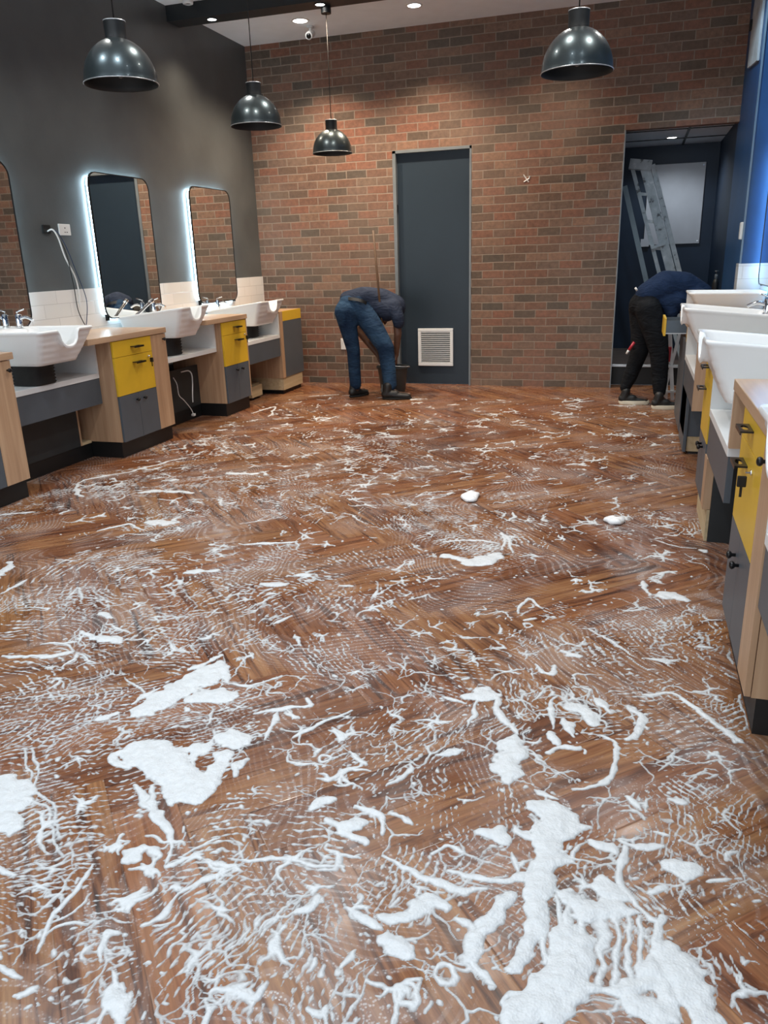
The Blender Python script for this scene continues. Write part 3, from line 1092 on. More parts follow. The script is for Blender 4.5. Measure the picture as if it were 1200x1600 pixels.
basin(-1, 4.175, 4.725, 0.668, 1.037, 1.030, 0.80, 0.185, 'nearest white basin on the left wall, with a black ribbed connector below', tap_y=4.63)
basin(-1, 5.865, 6.36, 0.668, 1.080, 1.005, 0.815, 0.175, 'second white basin on the left wall, tilted up at the front below the middle mirror', tap_y=6.32)
basin(-1, 7.36, 7.965, 0.668, 1.040, 0.955, 0.785, 0.20, 'white basin on the left wall nearest the brick wall, beside the narrow yellow cabinet', tap_y=7.5)
basin(1, 3.56, 4.12, 0.735, 1.052, 0.985, 0.765, 0.19, 'large white basin in the middle of the right-hand row, its neck cut-out facing the floor', tap=False)
basin(1, 5.52, 6.06, 0.722, 1.056, 0.990, 0.80, 0.18, 'second white basin of the right-hand row with a chrome tap, behind the large one', tap_y=5.60, tap_d=0.20)
basin(1, 7.02, 7.50, 0.612, 1.078, 1.072, 0.90, 0.02, 'farthest white basin on the right, beneath the leaning man', tap=False)
basin(1, 1.52, 2.10, 0.725, 1.052, 0.99, 0.78, 0.18, 'white basin only just showing at the right picture edge', tap=False)

# ------------------------------------------------------------------ mirrors
def mirror(s, y0, y1, z0, z1, label, group='backlit mirrors', led=None):
    wx = XL if s < 0 else XR
    sg = 1 if s < 0 else -1
    root = thing('backlit_mirror', label, 'mirror', (wx + sg * 0.045, (y0 + y1) / 2, z0), group)

    def rr(ins, d, rad=0.10, n=8):
        out = []
        r = max(0.01, rad - ins)
        for (a, b_, t0) in ((y1 - ins - r, z1 - ins - r, 0), (y0 + ins + r, z1 - ins - r, PI / 2), (y0 + ins + r, z0 + ins + r, PI), (y1 - ins - r, z0 + ins + r, 1.5 * PI)):
            for k in range(n + 1):
                t = t0 + PI / 2 * k / n
                out.append((wx + sg * d, a + r * math.cos(t), b_ + r * math.sin(t)))
        return out
    bm = B()
    loft(bm, [rr(0.006, 0.049), rr(0.006, 0.0505)], True, True)
    g = obj('glass', bm, MIRM, root)
    bm = B()
    loft(bm, [rr(0.006, 0.040), rr(0, 0.040), rr(0, 0.054), rr(0.007, 0.054), rr(0.007, 0.0495)], False, False)
    obj('frame', bm, BLKM, root)
    bm = B()
    loft(bm, [rr(0.0065, 0.036), rr(0.0065, 0.0485)], True, True)
    obj('backing', bm, DGRY, root)
    bm = B()
    loft(bm, [rr(0.028, 0.013), rr(0.022, 0.013), rr(0.022, 0.032), rr(0.028, 0.032)], False, False)
    o = obj('led_strip', bm, led or LEDM, root)
    o['label'] = 'cool light strip behind the edge'
    # brackets at the lower corner
    part('bracket', root, BLKM, (wx + sg * 0.014, wx + sg * 0.036, y1 - 0.06, y1 - 0.035, z0 - 0.012, z0 + 0.04), (wx + sg * 0.014, wx + sg * 0.036, y0 + 0.035, y0 + 0.06, z0 - 0.012, z0 + 0.04))
    return root


mirror(-1, 3.99, 4.835, 1.02, 2.14, 'rounded backlit mirror cut by the left picture edge')
mirror(-1, 5.70, 6.547, 1.0, 2.155, 'rounded backlit mirror showing the dark door, between two others')
mirror(-1, 7.24, 8.07, 1.03, 2.155, 'rounded backlit mirror nearest the brick wall, filled with brick reflection')
mirror(1, 6.66, 7.44, 1.12, 2.2, 'backlit mirror on the blue right-hand wall, seen edge on', led=LEDB)

# ------------------------------------------------------------------ wall fittings
def wall_plate(x, y0, y1, z0, z1, label, dx):
    root = thing('wall_socket', label, 'socket', (x, (y0 + y1) / 2, z0))
    part('plate', root, PLAST, (x, x + dx, y0, y1, z0, z1), bev=0.003)
    yc, zc = (y0 + y1) / 2, (z0 + z1) / 2
    part('socket_hole', root, DGRY, (x + dx, x + dx * 1.1, yc + 0.012, yc + 0.026, zc - 0.022, zc - 0.016), (x + dx, x + dx * 1.1, yc - 0.010, yc + 0.002, zc - 0.022, zc - 0.016),
         (x + dx, x + dx * 1.1, yc - 0.006, yc + 0.006, zc + 0.008, zc + 0.016))
    return root


wall_plate(XL, 5.325, 5.455, 1.665, 1.748, 'white double wall socket on the charcoal wall, left of the middle mirror', 0.012)
root = thing('wall_socket', 'white socket low on the brick wall behind the man in jeans', 'socket', (-3.255, YB, 0.40))
part('plate', root, PLAST, (-3.31, -3.225, YB - 0.014, YB, 0.40, 0.53), bev=0.003)
part('switch', root, PLAST, (-3.29, -3.275, YB - 0.019, YB - 0.013, 0.48, 0.505))
root = thing('junction_box', 'open black wiring box in the charcoal wall with cables hanging out', 'wiring box', (XL, 5.175, 1.68))
part('box', root, BLK, (XL + 0.0005, XL + 0.012, 5.145, 5.225, 1.675, 1.735))
for k, (dy, col, m, r) in enumerate(((0.0, 'white', PLAST, 0.006), (0.012, 'black', BLKM, 0.0035), (0.022, 'blue', plain('blue_cable', (0.02, 0.05, 0.12), 0.4), 0.0035))):
    bm = B()
    x0 = XL + 0.03
    if k == 0:
        pts = [(XL + 0.008, 5.19, 1.69), (XL + 0.05, 5.20, 1.70), (XL + 0.05, 5.25, 1.64), (XL + 0.03, 5.32, 1.50), (XL + 0.03, 5.40, 1.36), (XL + 0.03, 5.42, 1.24), (XL + 0.03, 5.41, 1.12)]
    elif k == 1:
        pts = [(XL + 0.008, 5.20, 1.69), (XL + 0.045, 5.22, 1.68), (XL + 0.04, 5.32, 1.55), (XL + 0.03, 5.37, 1.30), (XL + 0.03, 5.38, 1.10), (XL + 0.03, 5.45, 0.96), (XL + 0.04, 5.47, 0.942)]
    else:
        pts = [(XL + 0.008, 5.21, 1.69), (XL + 0.05, 5.24, 1.69), (XL + 0.045, 5.33, 1.58), (XL + 0.03, 5.43, 1.38), (XL + 0.03, 5.50, 1.18), (XL + 0.03, 5.47, 1.02), (XL + 0.04, 5.42, 0.942)]
    tube(bm, smooth_pts(pts, 8), r, 8)
    tag(obj('hanging_cable', bm, m, None, True), '%s cable hanging from the open wiring box on the charcoal wall' % col, 'cable')
# white cable under second basin
bm = B()
pts = [(-3.99, 6.36, 0.47), (-3.95, 6.42, 0.475), (-3.93, 6.44, 0.44), (-3.93, 6.44, 0.36), (-3.93, 6.42, 0.26), (-3.93, 6.41, 0.18)]
tube(bm, smooth_pts(pts, 8), 0.006, 8)
tube(bm, smooth_pts([(-3.99, 6.22, 0.44), (-3.96, 6.22, 0.38), (-3.95, 6.22, 0.28), (-3.94, 6.28, 0.22), (-3.93, 6.36, 0.13), (-3.92, 6.38, 0.075)], 8), 0.004, 8)
r = obj('loose_cord', bm, PLAST, None, True)
tag(r, 'white cord with a plug dangling in the black space under the second left basin', 'cord')
bm = B()
box(bm, -3.935, -3.905, 6.365, 6.40, 0.055, 0.078, bev=0.004)
obj('plug', bm, PLAST, r)
# chrome hand shower leaning on the second basin
root = thing('hand_shower', 'chrome hand shower leaning up out of the second left basin', 'hand shower', (-4.12, 5.98, 0.99))
bm = B()
tube(bm, [(-4.14, 5.925, 0.985), (-4.12, 6.05, 1.05), (-4.10, 6.19, 1.125)], 0.013, 14)
obj('handle', bm, CHR, root, True, 40)
bm = B()
tube(bm, [(-4.104, 6.165, 1.112), (-4.098, 6.20, 1.131)], 0.018, 16)
obj('spray_head', bm, CHR, root, True, 40)
# switch box on the trim of the right wall + small fittings
root = thing('wall_switch', 'white switch box on the blue wall pier, above the tiles', 'switch', (0.83, PY, 1.5))
part('box', root, PLAST, (0.812, 0.84, PY + 0.01, PY + 0.09, 1.48, 1.62), bev=0.008)
# flat white board high on the bulkhead
root = thing('framed_board', 'grey-white board fixed high on the blue wall at top right', 'board', (0.835, 8.0, 2.9))
bm = B()
vs = [bm.verts.new(p) for p in ((0.838, 7.74, 2.86), (0.838, 8.42, 2.93), (0.838, 8.42, 3.34), (0.838, 8.30, 3.50), (0.838, 7.74, 3.50), (0.82, 7.74, 2.86), (0.82, 8.42, 2.93), (0.82, 8.42, 3.34), (0.82, 8.30, 3.50), (0.82, 7.74, 3.50))]
bm.faces.new(vs[:5])
bm.faces.new(vs[5:][::-1])
for i in range(5):
    k = (i + 1) % 5
    bm.faces.new((vs[i], vs[5 + i], vs[5 + k], vs[k]))
obj('board_sheet', bm, plain('scuffed_grey_board', (0.42, 0.46, 0.48), 0.5, var=0.25, scale=7), root)
part('wall_clip', root, BLKM, (0.80, 0.838, 8.36, 8.42, 3.22, 3.30), (0.80, 0.838, 8.18, 8.25, 3.5, 3.56))

# ------------------------------------------------------------------ pendants
def pendant(x, y, zr, D, ztop_, label, cap=True):
    g = 'black dome pendant lamps'
    root = thing('pendant_lamp', label, 'pendant lamp', (x, y, ztop_), g)
    R = D / 2
    hh = R * 1.12
    bm = B()
    out = [(R * 1.0, 0.0), (R * 1.012, 0.004), (R * 1.0, 0.010)]
    for k in range(1, 15):
        t = k / 14 * math.radians(76)
        out.append((R * math.cos(t) * 0.995, 0.010 + hh * math.sin(t) * 0.98))
    lathe(bm, out, (x, y, zr), 64)
    lathe(bm, [(0.058 * D / 0.4 + 0.001, 0.010 + hh * 0.95), (R * 0.24, 0.010 + hh * 0.952)], (x, y, zr), 64)
    obj('shade', bm, DOME, root, True, 60)
    bm = B()
    inn = [(R * 0.998, 0.0)]
    for k in range(0, 15):
        t = k / 14 * math.radians(88)
        inn.append((R * math.cos(t) * 0.975, 0.004 + hh * math.sin(t) * 0.94))
    lathe(bm, inn, (x, y, zr), 64)
    obj('shade_lining', bm, DOMEIN, root, True)
    bm = B()
    zn = zr + hh * 0.96
    nr, nh = 0.148 * D, 0.235 * D
    lathe(bm, [(nr * 1.03, 0), (nr * 0.97, 0.01), (nr * 0.98, nh * 0.5), (nr * 1.0, nh * 0.97), (nr * 1.0, nh), (nr * 0.9, nh), (nr * 0.9, nh - 0.012), (0.006, nh - 0.012)], (x, y, zn), 40, False, False)
    obj('neck', bm, NECK, root, True, 40)
    bm = B()
    lathe(bm, [(nr * 1.01, nh - 0.002), (nr * 1.01, nh + 0.002), (nr * 0.95, nh + 0.002), (nr * 0.95, nh - 0.002)], (x, y, zn), 40)
    obj('neck_rim', bm, ALU, root, True)
    bm = B()
    tube(bm, [(x, y, zn + nh - 0.012), (x, y, (zn + ztop_) / 2), (x, y, ztop_ - 0.02)], 0.0035, 8)
    obj('cord', bm, RUB, root, True)
    bm = B()
    tube(bm, [(x + R * 1.008 * math.cos(t), y + R * 1.008 * math.sin(t), zr + 0.004) for t in [2 * PI * k / 64 for k in range(65)]], 0.0022, 6)
    obj('rim', bm, ALU, root, True)
    bm = B()
    lathe(bm, [(0.004, -0.05), (0.045, -0.05), (0.045, 0.0)], (x, y, ztop_), 28)
    obj('ceiling_cap', bm, NECK, root, True, 40)
    bm = B()
    lathe(bm, [(0.002, 0.03), (0.022, 0.04), (0.030, 0.07), (0.022, 0.105), (0.016, 0.13), (0.016, 0.16)], (x, y, zr), 24)
    obj('bulb', bm, plain('unlit_bulb', (0.10, 0.10, 0.10), 0.2), root, True)


pendant(-2.612, 3.905, 2.314, 0.372, CEIL, 'nearest of the black dome pendants, hanging over the left side')
pendant(-2.725, 5.709, 2.362, 0.368, CEIL, 'black dome pendant between the nearest and the smallest one on the left side')
pendant(-2.785, 7.425, 2.362, 0.366, 3.55, 'black dome pendant hanging by the black beam, the smallest in view, left of the door')
pendant(-0.372, 4.711, 2.318, 0.372, CEIL, 'black dome pendant on its own near the top right, before the brick wall')


def downlight(x, y, z, label, r=0.052, rim=PLAST):
    root = thing('recessed_downlight', label, 'ceiling light', (x, y, z), 'recessed ceiling downlights')
    bm = B()
    lathe(bm, [(r, 0), (r, -0.006), (r * 1.3, -0.006), (r * 1.32, 0)], (x, y, z), 32)
    obj('bezel', bm, rim, root, True, 40)
    bm = B()
    lathe(bm, [(0.001, -0.003), (r, -0.003)], (x, y, z), 32)
    obj('lens', bm, LAMPON, root)


downlight(-3.342, 8.172, CEIL, 'lit downlight in the white ceiling beside the security camera', 0.07)
downlight(-2.17, 8.154, CEIL, 'lit downlight in the white ceiling above the left side of the door', 0.06)
downlight(-3.87, 7.335, 3.55, 'lit downlight in the black beam near the left wall', 0.04, BEAMM)
downlight(-2.80, 7.325, 3.55, 'lit downlight in the black beam beside the cap of the smallest pendant', 0.04, BEAMM)
downlight(0.275, 10.0, 2.60, 'lit downlight in the alcove ceiling', 0.05)

# security camera
root = thing('security_camera', 'small white security camera under the ceiling by a lit downlight', 'security camera', (-3.33, 8.40, CEIL))
bm = B()
lathe(bm, [(0.035, 0), (0.035, -0.012), (0.015, -0.02), (0.015, -0.06)], (-3.33, 8.40, CEIL), 20, False, True)
obj('bracket', bm, PLAST, root, True, 40)
bm = B()
tube(bm, [(-3.33, 8.44, CEIL - 0.055), (-3.325, 8.36, CEIL - 0.085), (-3.315, 8.31, CEIL - 0.105)], 0.036, 18)
bd = obj('housing', bm, PLAST, root, True, 40)
bm = B()
tube(bm, [(-3.3155, 8.315, CEIL - 0.104), (-3.314, 8.305, CEIL - 0.108)], 0.024, 18)
obj('lens', bm, BLKM, bd, True)
root = thing('security_camera', 'round white camera ring on the front of the black beam at the top picture edge', 'security camera', (-3.95, 7.2, 3.62))
bm = B()
lathe(bm, [(0.045, 0.0), (0.050, -0.02), (0.045, -0.05), (0.033, -0.055), (0.03, -0.03)], (-3.98, 7.12, CEIL), 24)
obj('housing', bm, PLAST, root, True, 40)
bm = B()
lathe(bm, [(0.001, -0.05), (0.02, -0.048), (0.03, -0.03)], (-3.98, 7.12, CEIL), 24)
obj('lens', bm, BLKM, root, True)

# cross-shaped scrap of tape on the bricks
bm = B()
for a, b_ in (((-1.195, 2.205), (-1.14, 2.13)), ((-1.19, 2.135), (-1.135, 2.165)), ((-1.135, 2.165), (-1.13, 2.19))):
    tube(bm, [(a[0], YB - 0.004, a[1]), (b_[0], YB - 0.004, b_[1])], 0.006, 6)
tag(obj('wall_anchor', bm, PLAST), 'small pale crossed fixing on the bricks right of the door', 'fixing')

# ------------------------------------------------------------------ alcove contents
root = thing('white_panel', 'pale rectangular panel on the dark back wall of the alcove', 'wall panel', (0.36, 10.69, 1.48))
part('sheet', root, BOARD, (0.055, 0.70, 10.672, 10.697, 1.478, 2.39), bev=0.004)
part('fixing', root, CHR, (0.668, 0.684, 10.668, 10.676, 1.50, 1.516), (0.668, 0.684, 10.668, 10.676, 2.35, 2.366), (0.07, 0.086, 10.668, 10.676, 2.35, 2.366))
bm = B()
box(bm, 0.02, 0.12, 10.66, 10.672, 1.46, 1.55)
tag(obj('paper_scrap', bm, BOARD), 'small pale scrap behind the leaning ladder, below the panel', 'paper')


def slant(bm, p0, p1, wx, wy):
    """rectangular beam from p0 to p1"""
    p0, p1 = Vector(p0), Vector(p1)
    d = (p1 - p0).normalized()
    yv_ = Vector((0, 1, 0))
    u = yv_.cross(d).normalized()
    r = [[p + u * (sx_ * wx / 2) + yv_ * (sy_ * wy / 2) for sx_, sy_ in ((-1, -1), (1, -1), (1, 1), (-1, 1))] for p in (p0, p1)]
    loft(bm, r)


root = thing('folding_ladder', 'paint-spattered grey ladder leaning in the alcove behind the man', 'ladder', (0.6, 9.45, 0.215))


def lx(x, z0=2.28, z=0.215):
    return x + 0.326 * (z0 - z)


for (x, w, y, wy, nm) in ((0.0, 0.095, 9.42, 0.045, 'side_rail'), (-0.125, 0.040, 9.44, 0.035, 'side_rail'), (0.085, 0.05, 9.46, 0.10, 'rear_rail')):
    bm = B()
    slant(bm, (lx(x), y, 0.215), (x, y, 2.28), w, wy)
    obj(nm, bm, LADM, root)
bm = B()
for z in (0.6, 0.88, 1.16, 1.44, 1.72, 2.0):
    xx = lx(0, 2.28, z)
    slant(bm, (xx - 0.13, 9.44, z), (xx + 0.02, 9.43, z - 0.02), 0.03, 0.03)
obj('rungs', bm, LADM, root)
bm = B()
slant(bm, (-0.15, 9.44, 2.30), (0.075, 9.44, 2.27), 0.10, 0.14)
obj('top_cap', bm, LADM, root)
bm = B()
xx = lx(-0.03, 2.28, 1.45)
slant(bm, (xx - 0.11, 9.395, 1.44), (xx + 0.03, 9.395, 1.48), 0.03, 0.02)
obj('hinge', bm, LADM, root)
bm = B()
slant(bm, (0.36, 9.38, 0.23), (-0.185, 9.38, 2.08), 0.052, 0.05)
tag(obj('metal_pole', bm, plain('weathered_pole_grey', (0.20, 0.26, 0.29), 0.5, var=0.2)), 'pale grey square pole leaning left of the spattered ladder', 'pole')

root = thing('spray_bottle', 'dark bottle with a blue-grey cap standing behind the farthest right basin', 'bottle', (0.74, 8.3, 0.93))
bm = B()
lathe(bm, [(0.0, 0), (0.028, 0), (0.030, 0.02), (0.030, 0.16), (0.022, 0.19), (0.012, 0.20)], (0.735, 8.42, 0.935), 20)
obj('body', bm, BLK, root, True)
bm = B()
lathe(bm, [(0.014, 0.20), (0.016, 0.215), (0.016, 0.24), (0.0, 0.245)], (0.735, 8.42, 0.935), 16)
lathe(bm, [(0.005, 0.24), (0.005, 0.265), (0.02, 0.268), (0.02, 0.275), (0.0, 0.276)], (0.735, 8.42, 0.935), 16)
obj('pump_cap', bm, GRY, root, True)
bm = B()
box(bm, 0.42, 0.838, 8.25, 8.60, 0.89, 0.933, bev=0.003)
w_ = tag(obj('corner_shelf', bm, OAKY), 'short worktop in the corner behind the farthest right basin', 'worktop')
part('support', w_, DGRY, (0.50, 0.83, 8.27, 8.59, 0.0, 0.89))

# grey and red step ladder behind the open drawer
root = thing('step_stool', 'thin grey folding steps with red fittings behind the open drawer', 'step ladder', (0.38, 8.15, 0))
for (p0, p1, w) in (((0.42, 8.15, 0.0), (0.33, 8.15, 0.78), 0.035), ((0.34, 8.35, 0.0), (0.47, 8.35, 0.78), 0.028), ((0.36, 8.16, 0.0), (0.34, 8.16, 0.34), 0.03)):
    bm = B()
    slant(bm, p0, p1, w, 0.025)
    obj('leg', bm, ALU, root)
bm = B()
slant(bm, (0.25, 8.12, 0.075), (0.46, 8.12, 0.09), 0.018, 0.03)
slant(bm, (0.33, 8.12, 0.33), (0.46, 8.12, 0.33), 0.018, 0.03)
obj('cross_bar', bm, ALU, root)
bm = B()
slant(bm, (0.345, 8.11, 0.73), (0.375, 8.11, 0.70), 0.045, 0.04)
slant(bm, (0.345, 8.11, 0.38), (0.35, 8.11, 0.52), 0.04, 0.04)
obj('fitting', bm, RED, root)['label'] = 'red plastic fitting'

# ------------------------------------------------------------------ bucket and mop
root = thing('mop_bucket', 'dark grey plastic bucket at the feet of the man in jeans', 'bucket', (-2.47, 8.14, 0))
bm = B()
lathe(bm, [(0.0, 0.002), (0.125, 0.002), (0.130, 0.02), (0.165, 0.285), (0.178, 0.288), (0.178, 0.303), (0.160, 0.303), (0.155, 0.29), (0.120, 0.02), (0.0, 0.016)], (-2.47, 8.14, 0), 40)
obj('pail', bm, BUCK, root, True, 40)
bm = B()
tube(bm, smooth_pts([(-2.64, 8.14, 0.295), (-2.60, 8.05, 0.33), (-2.47, 8.0, 0.325), (-2.34, 8.05, 0.31), (-2.28, 8.14, 0.30)], 6), 0.005, 8)
obj('wire_handle', bm, ALU, root, True)
root = thing('mop', 'wooden mop standing upright in the bucket, its brown handle rising past the bent back', 'mop', (-2.5, 8.1, 0.02))
bm = B()
tube(bm, [(-2.50, 8.10, 0.05), (-2.535, 7.965, 0.90), (-2.565, 7.90, 1.69)], 0.0115, 12)
obj('handle', bm, POLEW, root, True)
bm = B()
for k in range(26):
    t = k * 2.4
    r_ = 0.03 + 0.05 * random.random()
    tube(bm, smooth_pts([(-2.505, 8.10, 0.19), (-2.505 + r_ * math.cos(t), 8.10 + r_ * math.sin(t), 0.13), (-2.505 + r_ * 1.2 * math.cos(t), 8.10 + r_ * 1.2 * math.sin(t), 0.03)], 4), 0.008, 6)
obj('mop_head', bm, plain('mop_strings', (0.22, 0.21, 0.19), 0.9), root, True)

# ------------------------------------------------------------------ people
def capsule(bm, p0, r0, p1, r1, sq=None, seg=18):
    """closed tapered capsule; sq = (axis vector, factor) flattens the section"""
    p0, p1 = Vector(p0), Vector(p1)
    d = p1 - p0
    L = d.length
    dn = d.normalized()
    u, v = frame_axes(d)
    fu = fv = 1.0
    if sq:
        ax, f = Vector(sq[0]), sq[1]
        u = (ax - dn * ax.dot(dn)).normalized()
        v = dn.cross(u)
        fu = f
    rings = []
    hs = 5
    for k in range(1, hs + 1):
        t = -PI / 2 + PI / 2 * k / hs
        rings.append((p0 + dn * (r0 * math.sin(t)), r0 * math.cos(t)))
    for k in range(1, 4):
        f = k / 4
        rings.append((p0.lerp(p1, f), r0 + (r1 - r0) * f))
    for k in range(0, hs):
        t = PI / 2 * k / hs
        rings.append((p1 + dn * (r1 * math.sin(t)), r1 * math.cos(t)))
    loft(bm, [[c_ + (u * math.cos(a) * fu + v * math.sin(a)) * r for a in [2 * PI * q / seg for q in range(seg)]] for c_, r in rings])


def organic(name, caps, m, parent, voxel=0.011, iters=8, extra=None):
    bm = B()
    for c_ in caps:
        capsule(bm, *c_)
    if extra:
        extra(bm)
    me = bpy.data.meshes.new(name + '_raw')
    bmesh.ops.recalc_face_normals(bm, faces=bm.faces[:])
    bm.to_mesh(me)
    bm.free()
    o = bpy.data.objects.new(name + '_raw', me)
    COL.objects.link(o)
    md = o.modifiers.new('r', 'REMESH')
    md.mode = 'VOXEL'
    md.voxel_size = voxel
    sm = o.modifiers.new('s', 'SMOOTH')
    sm.factor = 0.5
    sm.iterations = iters
    dg = bpy.context.evaluated_depsgraph_get()
    me2 = bpy.data.meshes.new_from_object(o.evaluated_get(dg))
    bpy.data.objects.remove(o)
    me2.name = name
    me2.materials.clear()
    me2.materials.append(m)
    me2.polygons.foreach_set('use_smooth', [True] * len(me2.polygons))
    ob = bpy.data.objects.new(name, me2)
    COL.objects.link(ob)
    if parent is not None:
        ob.parent = parent
        off = Vector((0, 0, 0))
        q = parent
        while q is not None:
            off += q.location
            q = q.parent
        ob.location = -off
    return ob


def V(*a):
    return Vector(a)


def hand(caps, wrist, dirv, side, size=0.185):
    """palm and five bent fingers as capsules: dirv points to the fingertips, side to the thumb"""
    d = Vector(dirv).normalized()
    sd = (Vector(side) - d * Vector(side).dot(d)).normalized()
    nrm = d.cross(sd)
    w = Vector(wrist)
    palm = w + d * size * 0.45
    caps.append((w, 0.024, palm, 0.028, (nrm, 0.6)))
    caps.append((w + sd * 0.012, 0.02, palm + sd * 0.02, 0.022, (nrm, 0.7)))
    caps.append((w - sd * 0.012, 0.02, palm - sd * 0.02, 0.02, (nrm, 0.7)))
    for k, (off, ln) in enumerate(((0.030, 0.40), (0.011, 0.45), (-0.009, 0.42), (-0.028, 0.33))):
        b0 = palm + sd * off - d * 0.01
        L = size * ln
        k1 = b0 + d * L * 0.5
        k2 = k1 + (d * 0.75 + nrm * 0.65).normalized() * L * 0.32
        k3 = k2 + (d * 0.35 + nrm * 0.93).normalized() * L * 0.25
        caps += [(b0, 0.0095, k1, 0.009), (k1, 0.009, k2, 0.0082), (k2, 0.0082, k3, 0.0075)]
    t0 = w + d * size * 0.14 + sd * 0.024
    t1 = t0 + (d * 0.6 + sd * 0.8).normalized() * size * 0.22
    t2 = t1 + (d * 0.9 + sd * 0.2 + nrm * 0.3).normalized() * size * 0.17
    caps += [(t0, 0.013, t1, 0.011), (t1, 0.011, t2, 0.0095)]


def head(caps, c, r, face, up):
    f, u = Vector(face).normalized(), Vector(up).normalized()
    u = (u - f * u.dot(f)).normalized()
    s_ = f.cross(u)
    c = Vector(c)
    caps.append((c + u * r * 0.25 - f * r * 0.15, r * 0.92, c + u * r * 0.2 + f * r * 0.12, r * 0.86, (s_, 0.86)))
    caps.append((c - u * r * 0.1 + f * r * 0.25, r * 0.72, c - u * r * 0.75 + f * r * 0.42, r * 0.42, (s_, 0.85)))
    caps.append((c + u * r * 0.08 + f * r * 0.92, r * 0.10, c - u * r * 0.22 + f * r * 1.08, r * 0.15))       # nose
    caps.append((c - u * r * 0.5 + f * r * 0.80 - s_ * r * 0.2, r * 0.09, c - u * r * 0.5 + f * r * 0.80 + s_ * r * 0.2, r * 0.09))  # lips
    for q in (-1, 1):
        caps.append((c + s_ * q * r * 0.84 + u * r * 0.15, r * 0.12, c + s_ * q * r * 0.84 - u * r * 0.15, r * 0.10))   # ears
        caps.append((c + s_ * q * r * 0.3 + u * r * 0.22 + f * r * 0.78, r * 0.12, c + s_ * q * r * 0.36 + u * r * 0.22 + f * r * 0.76, r * 0.11))  # brow


def shoe(name, heel, toe, m_up, m_sole, parent, w=0.048, ankle=None, boot=0.0, sole_h=0.022):
    """upper and sole following the line heel -> toe"""
    h, t = Vector(heel), Vector(toe)
    d = (t - h).normalized()
    L = (t - h).length
    z0 = 0.03
    caps = [(h + d * 0.03 + V(0, 0, z0 + 0.025), w * 0.82, h + d * L * 0.45 + V(0, 0, z0 + 0.022), w * 0.85, (V(0, 0, 1), 1.0)),
            (h + d * L * 0.4 + V(0, 0, z0 + 0.012), w * 0.9, t - d * 0.045 + V(0, 0, z0 + 0.002), w * 0.78, (V(0, 0, 1), 0.72)),
            (h + d * 0.045 + V(0, 0, z0 + 0.03), w * 0.86, h + d * 0.06 + V(0, 0, z0 + 0.075 + boot), w * 0.88)]
    up = organic(name, caps, m_up, parent, 0.007, 5)
    # flatten under side
    for v in up.data.vertices:
        if v.co.z < sole_h * 0.9:
            v.co.z = sole_h * 0.9
    bm = B()
    s_ = Vector((-d.y, d.x, 0))
    n = 40
    rings = []
    for z, k in ((0.001, 0.97), (sole_h * 0.5, 1.04), (sole_h, 1.02)):
        ring = []
        for i in range(n):
            a = 2 * PI * i / n
            x = math.cos(a)
            f = (x + 1) / 2
            ww = w * (0.86 + 0.22 * math.sin(PI * min(1, f * 1.05)) ** 1.2)
            ring.append(h + d * (L / 2 + L / 2 * x * k) + s_ * (ww * math.copysign(abs(math.sin(a)) ** 0.75, math.sin(a)) * k) + V(0, 0, z))
        rings.append(ring)
    loft(bm, rings)
    obj('sole', bm, m_sole, up, True, 45)
    return up


# --- man in jeans
m1 = thing('person', 'man in navy t-shirt and blue jeans bending over a bucket by the door', 'person', (-2.7, 7.9, 0))
hipL, hipR = V(-2.885, 7.84, 0.90), V(-2.715, 7.92, 0.885)
kneL, ankL = V(-2.815, 7.86, 0.50), V(-2.825, 7.895, 0.085)
kneR, ankR = V(-2.455, 7.86, 0.53), V(-2.415, 7.85, 0.10)
pel = V(-2.80, 7.90, 0.965)
ab, ch = V(-2.68, 8.02, 0.995), V(-2.50, 8.15, 0.955)
neck, hd = V(-2.50, 8.29, 0.87), V(-2.64, 8.38, 0.84)
shR, elR, wrR = V(-2.385, 8.03, 0.925), V(-2.368, 8.02, 0.655), V(-2.40, 8.05, 0.43)
shL, elL, wrL = V(-2.60, 8.32, 0.90), V(-2.865, 8.14, 0.70), V(-2.62, 8.08, 0.43)
caps = [(hipL, 0.085, kneL, 0.055), (kneL, 0.055, ankL, 0.038), (hipR, 0.085, kneR, 0.055), (kneR, 0.055, ankR, 0.038),
        (pel, 0.085, ab, 0.085), (ab, 0.085, ch, 0.10), (ch, 0.085, neck, 0.06), (neck, 0.052, hd, 0.055),
        (shR, 0.044, elR, 0.042), (elR, 0.042, wrR, 0.027), (shL, 0.044, elL, 0.042), (elL, 0.042, wrL, 0.027), (ch, 0.08, shR, 0.045), (ch, 0.08, shL, 0.045)]
hand(caps, wrR, (-0.1, 0.05, -1), (0, -1, 0))
hand(caps, wrL, (0.35, 0.0, -0.9), (0, 1, 0))
head(caps, hd, 0.098, (0.35, 0.1, -0.9), (0.7, 0.5, 0.1))
for a, t in ((ankL, V(-2.80, 8.10, 0.03)), (ankR, V(-2.21, 7.86, 0.03))):
    caps.append((a, 0.036, a.lerp(t, 0.4) - V(0, 0, 0.03), 0.034))
    caps.append((a.lerp(t, 0.4) - V(0, 0, 0.03), 0.034, t + V(0, 0, 0.01), 0.026))
organic('body', caps, SKIN, m1, 0.009, 5)
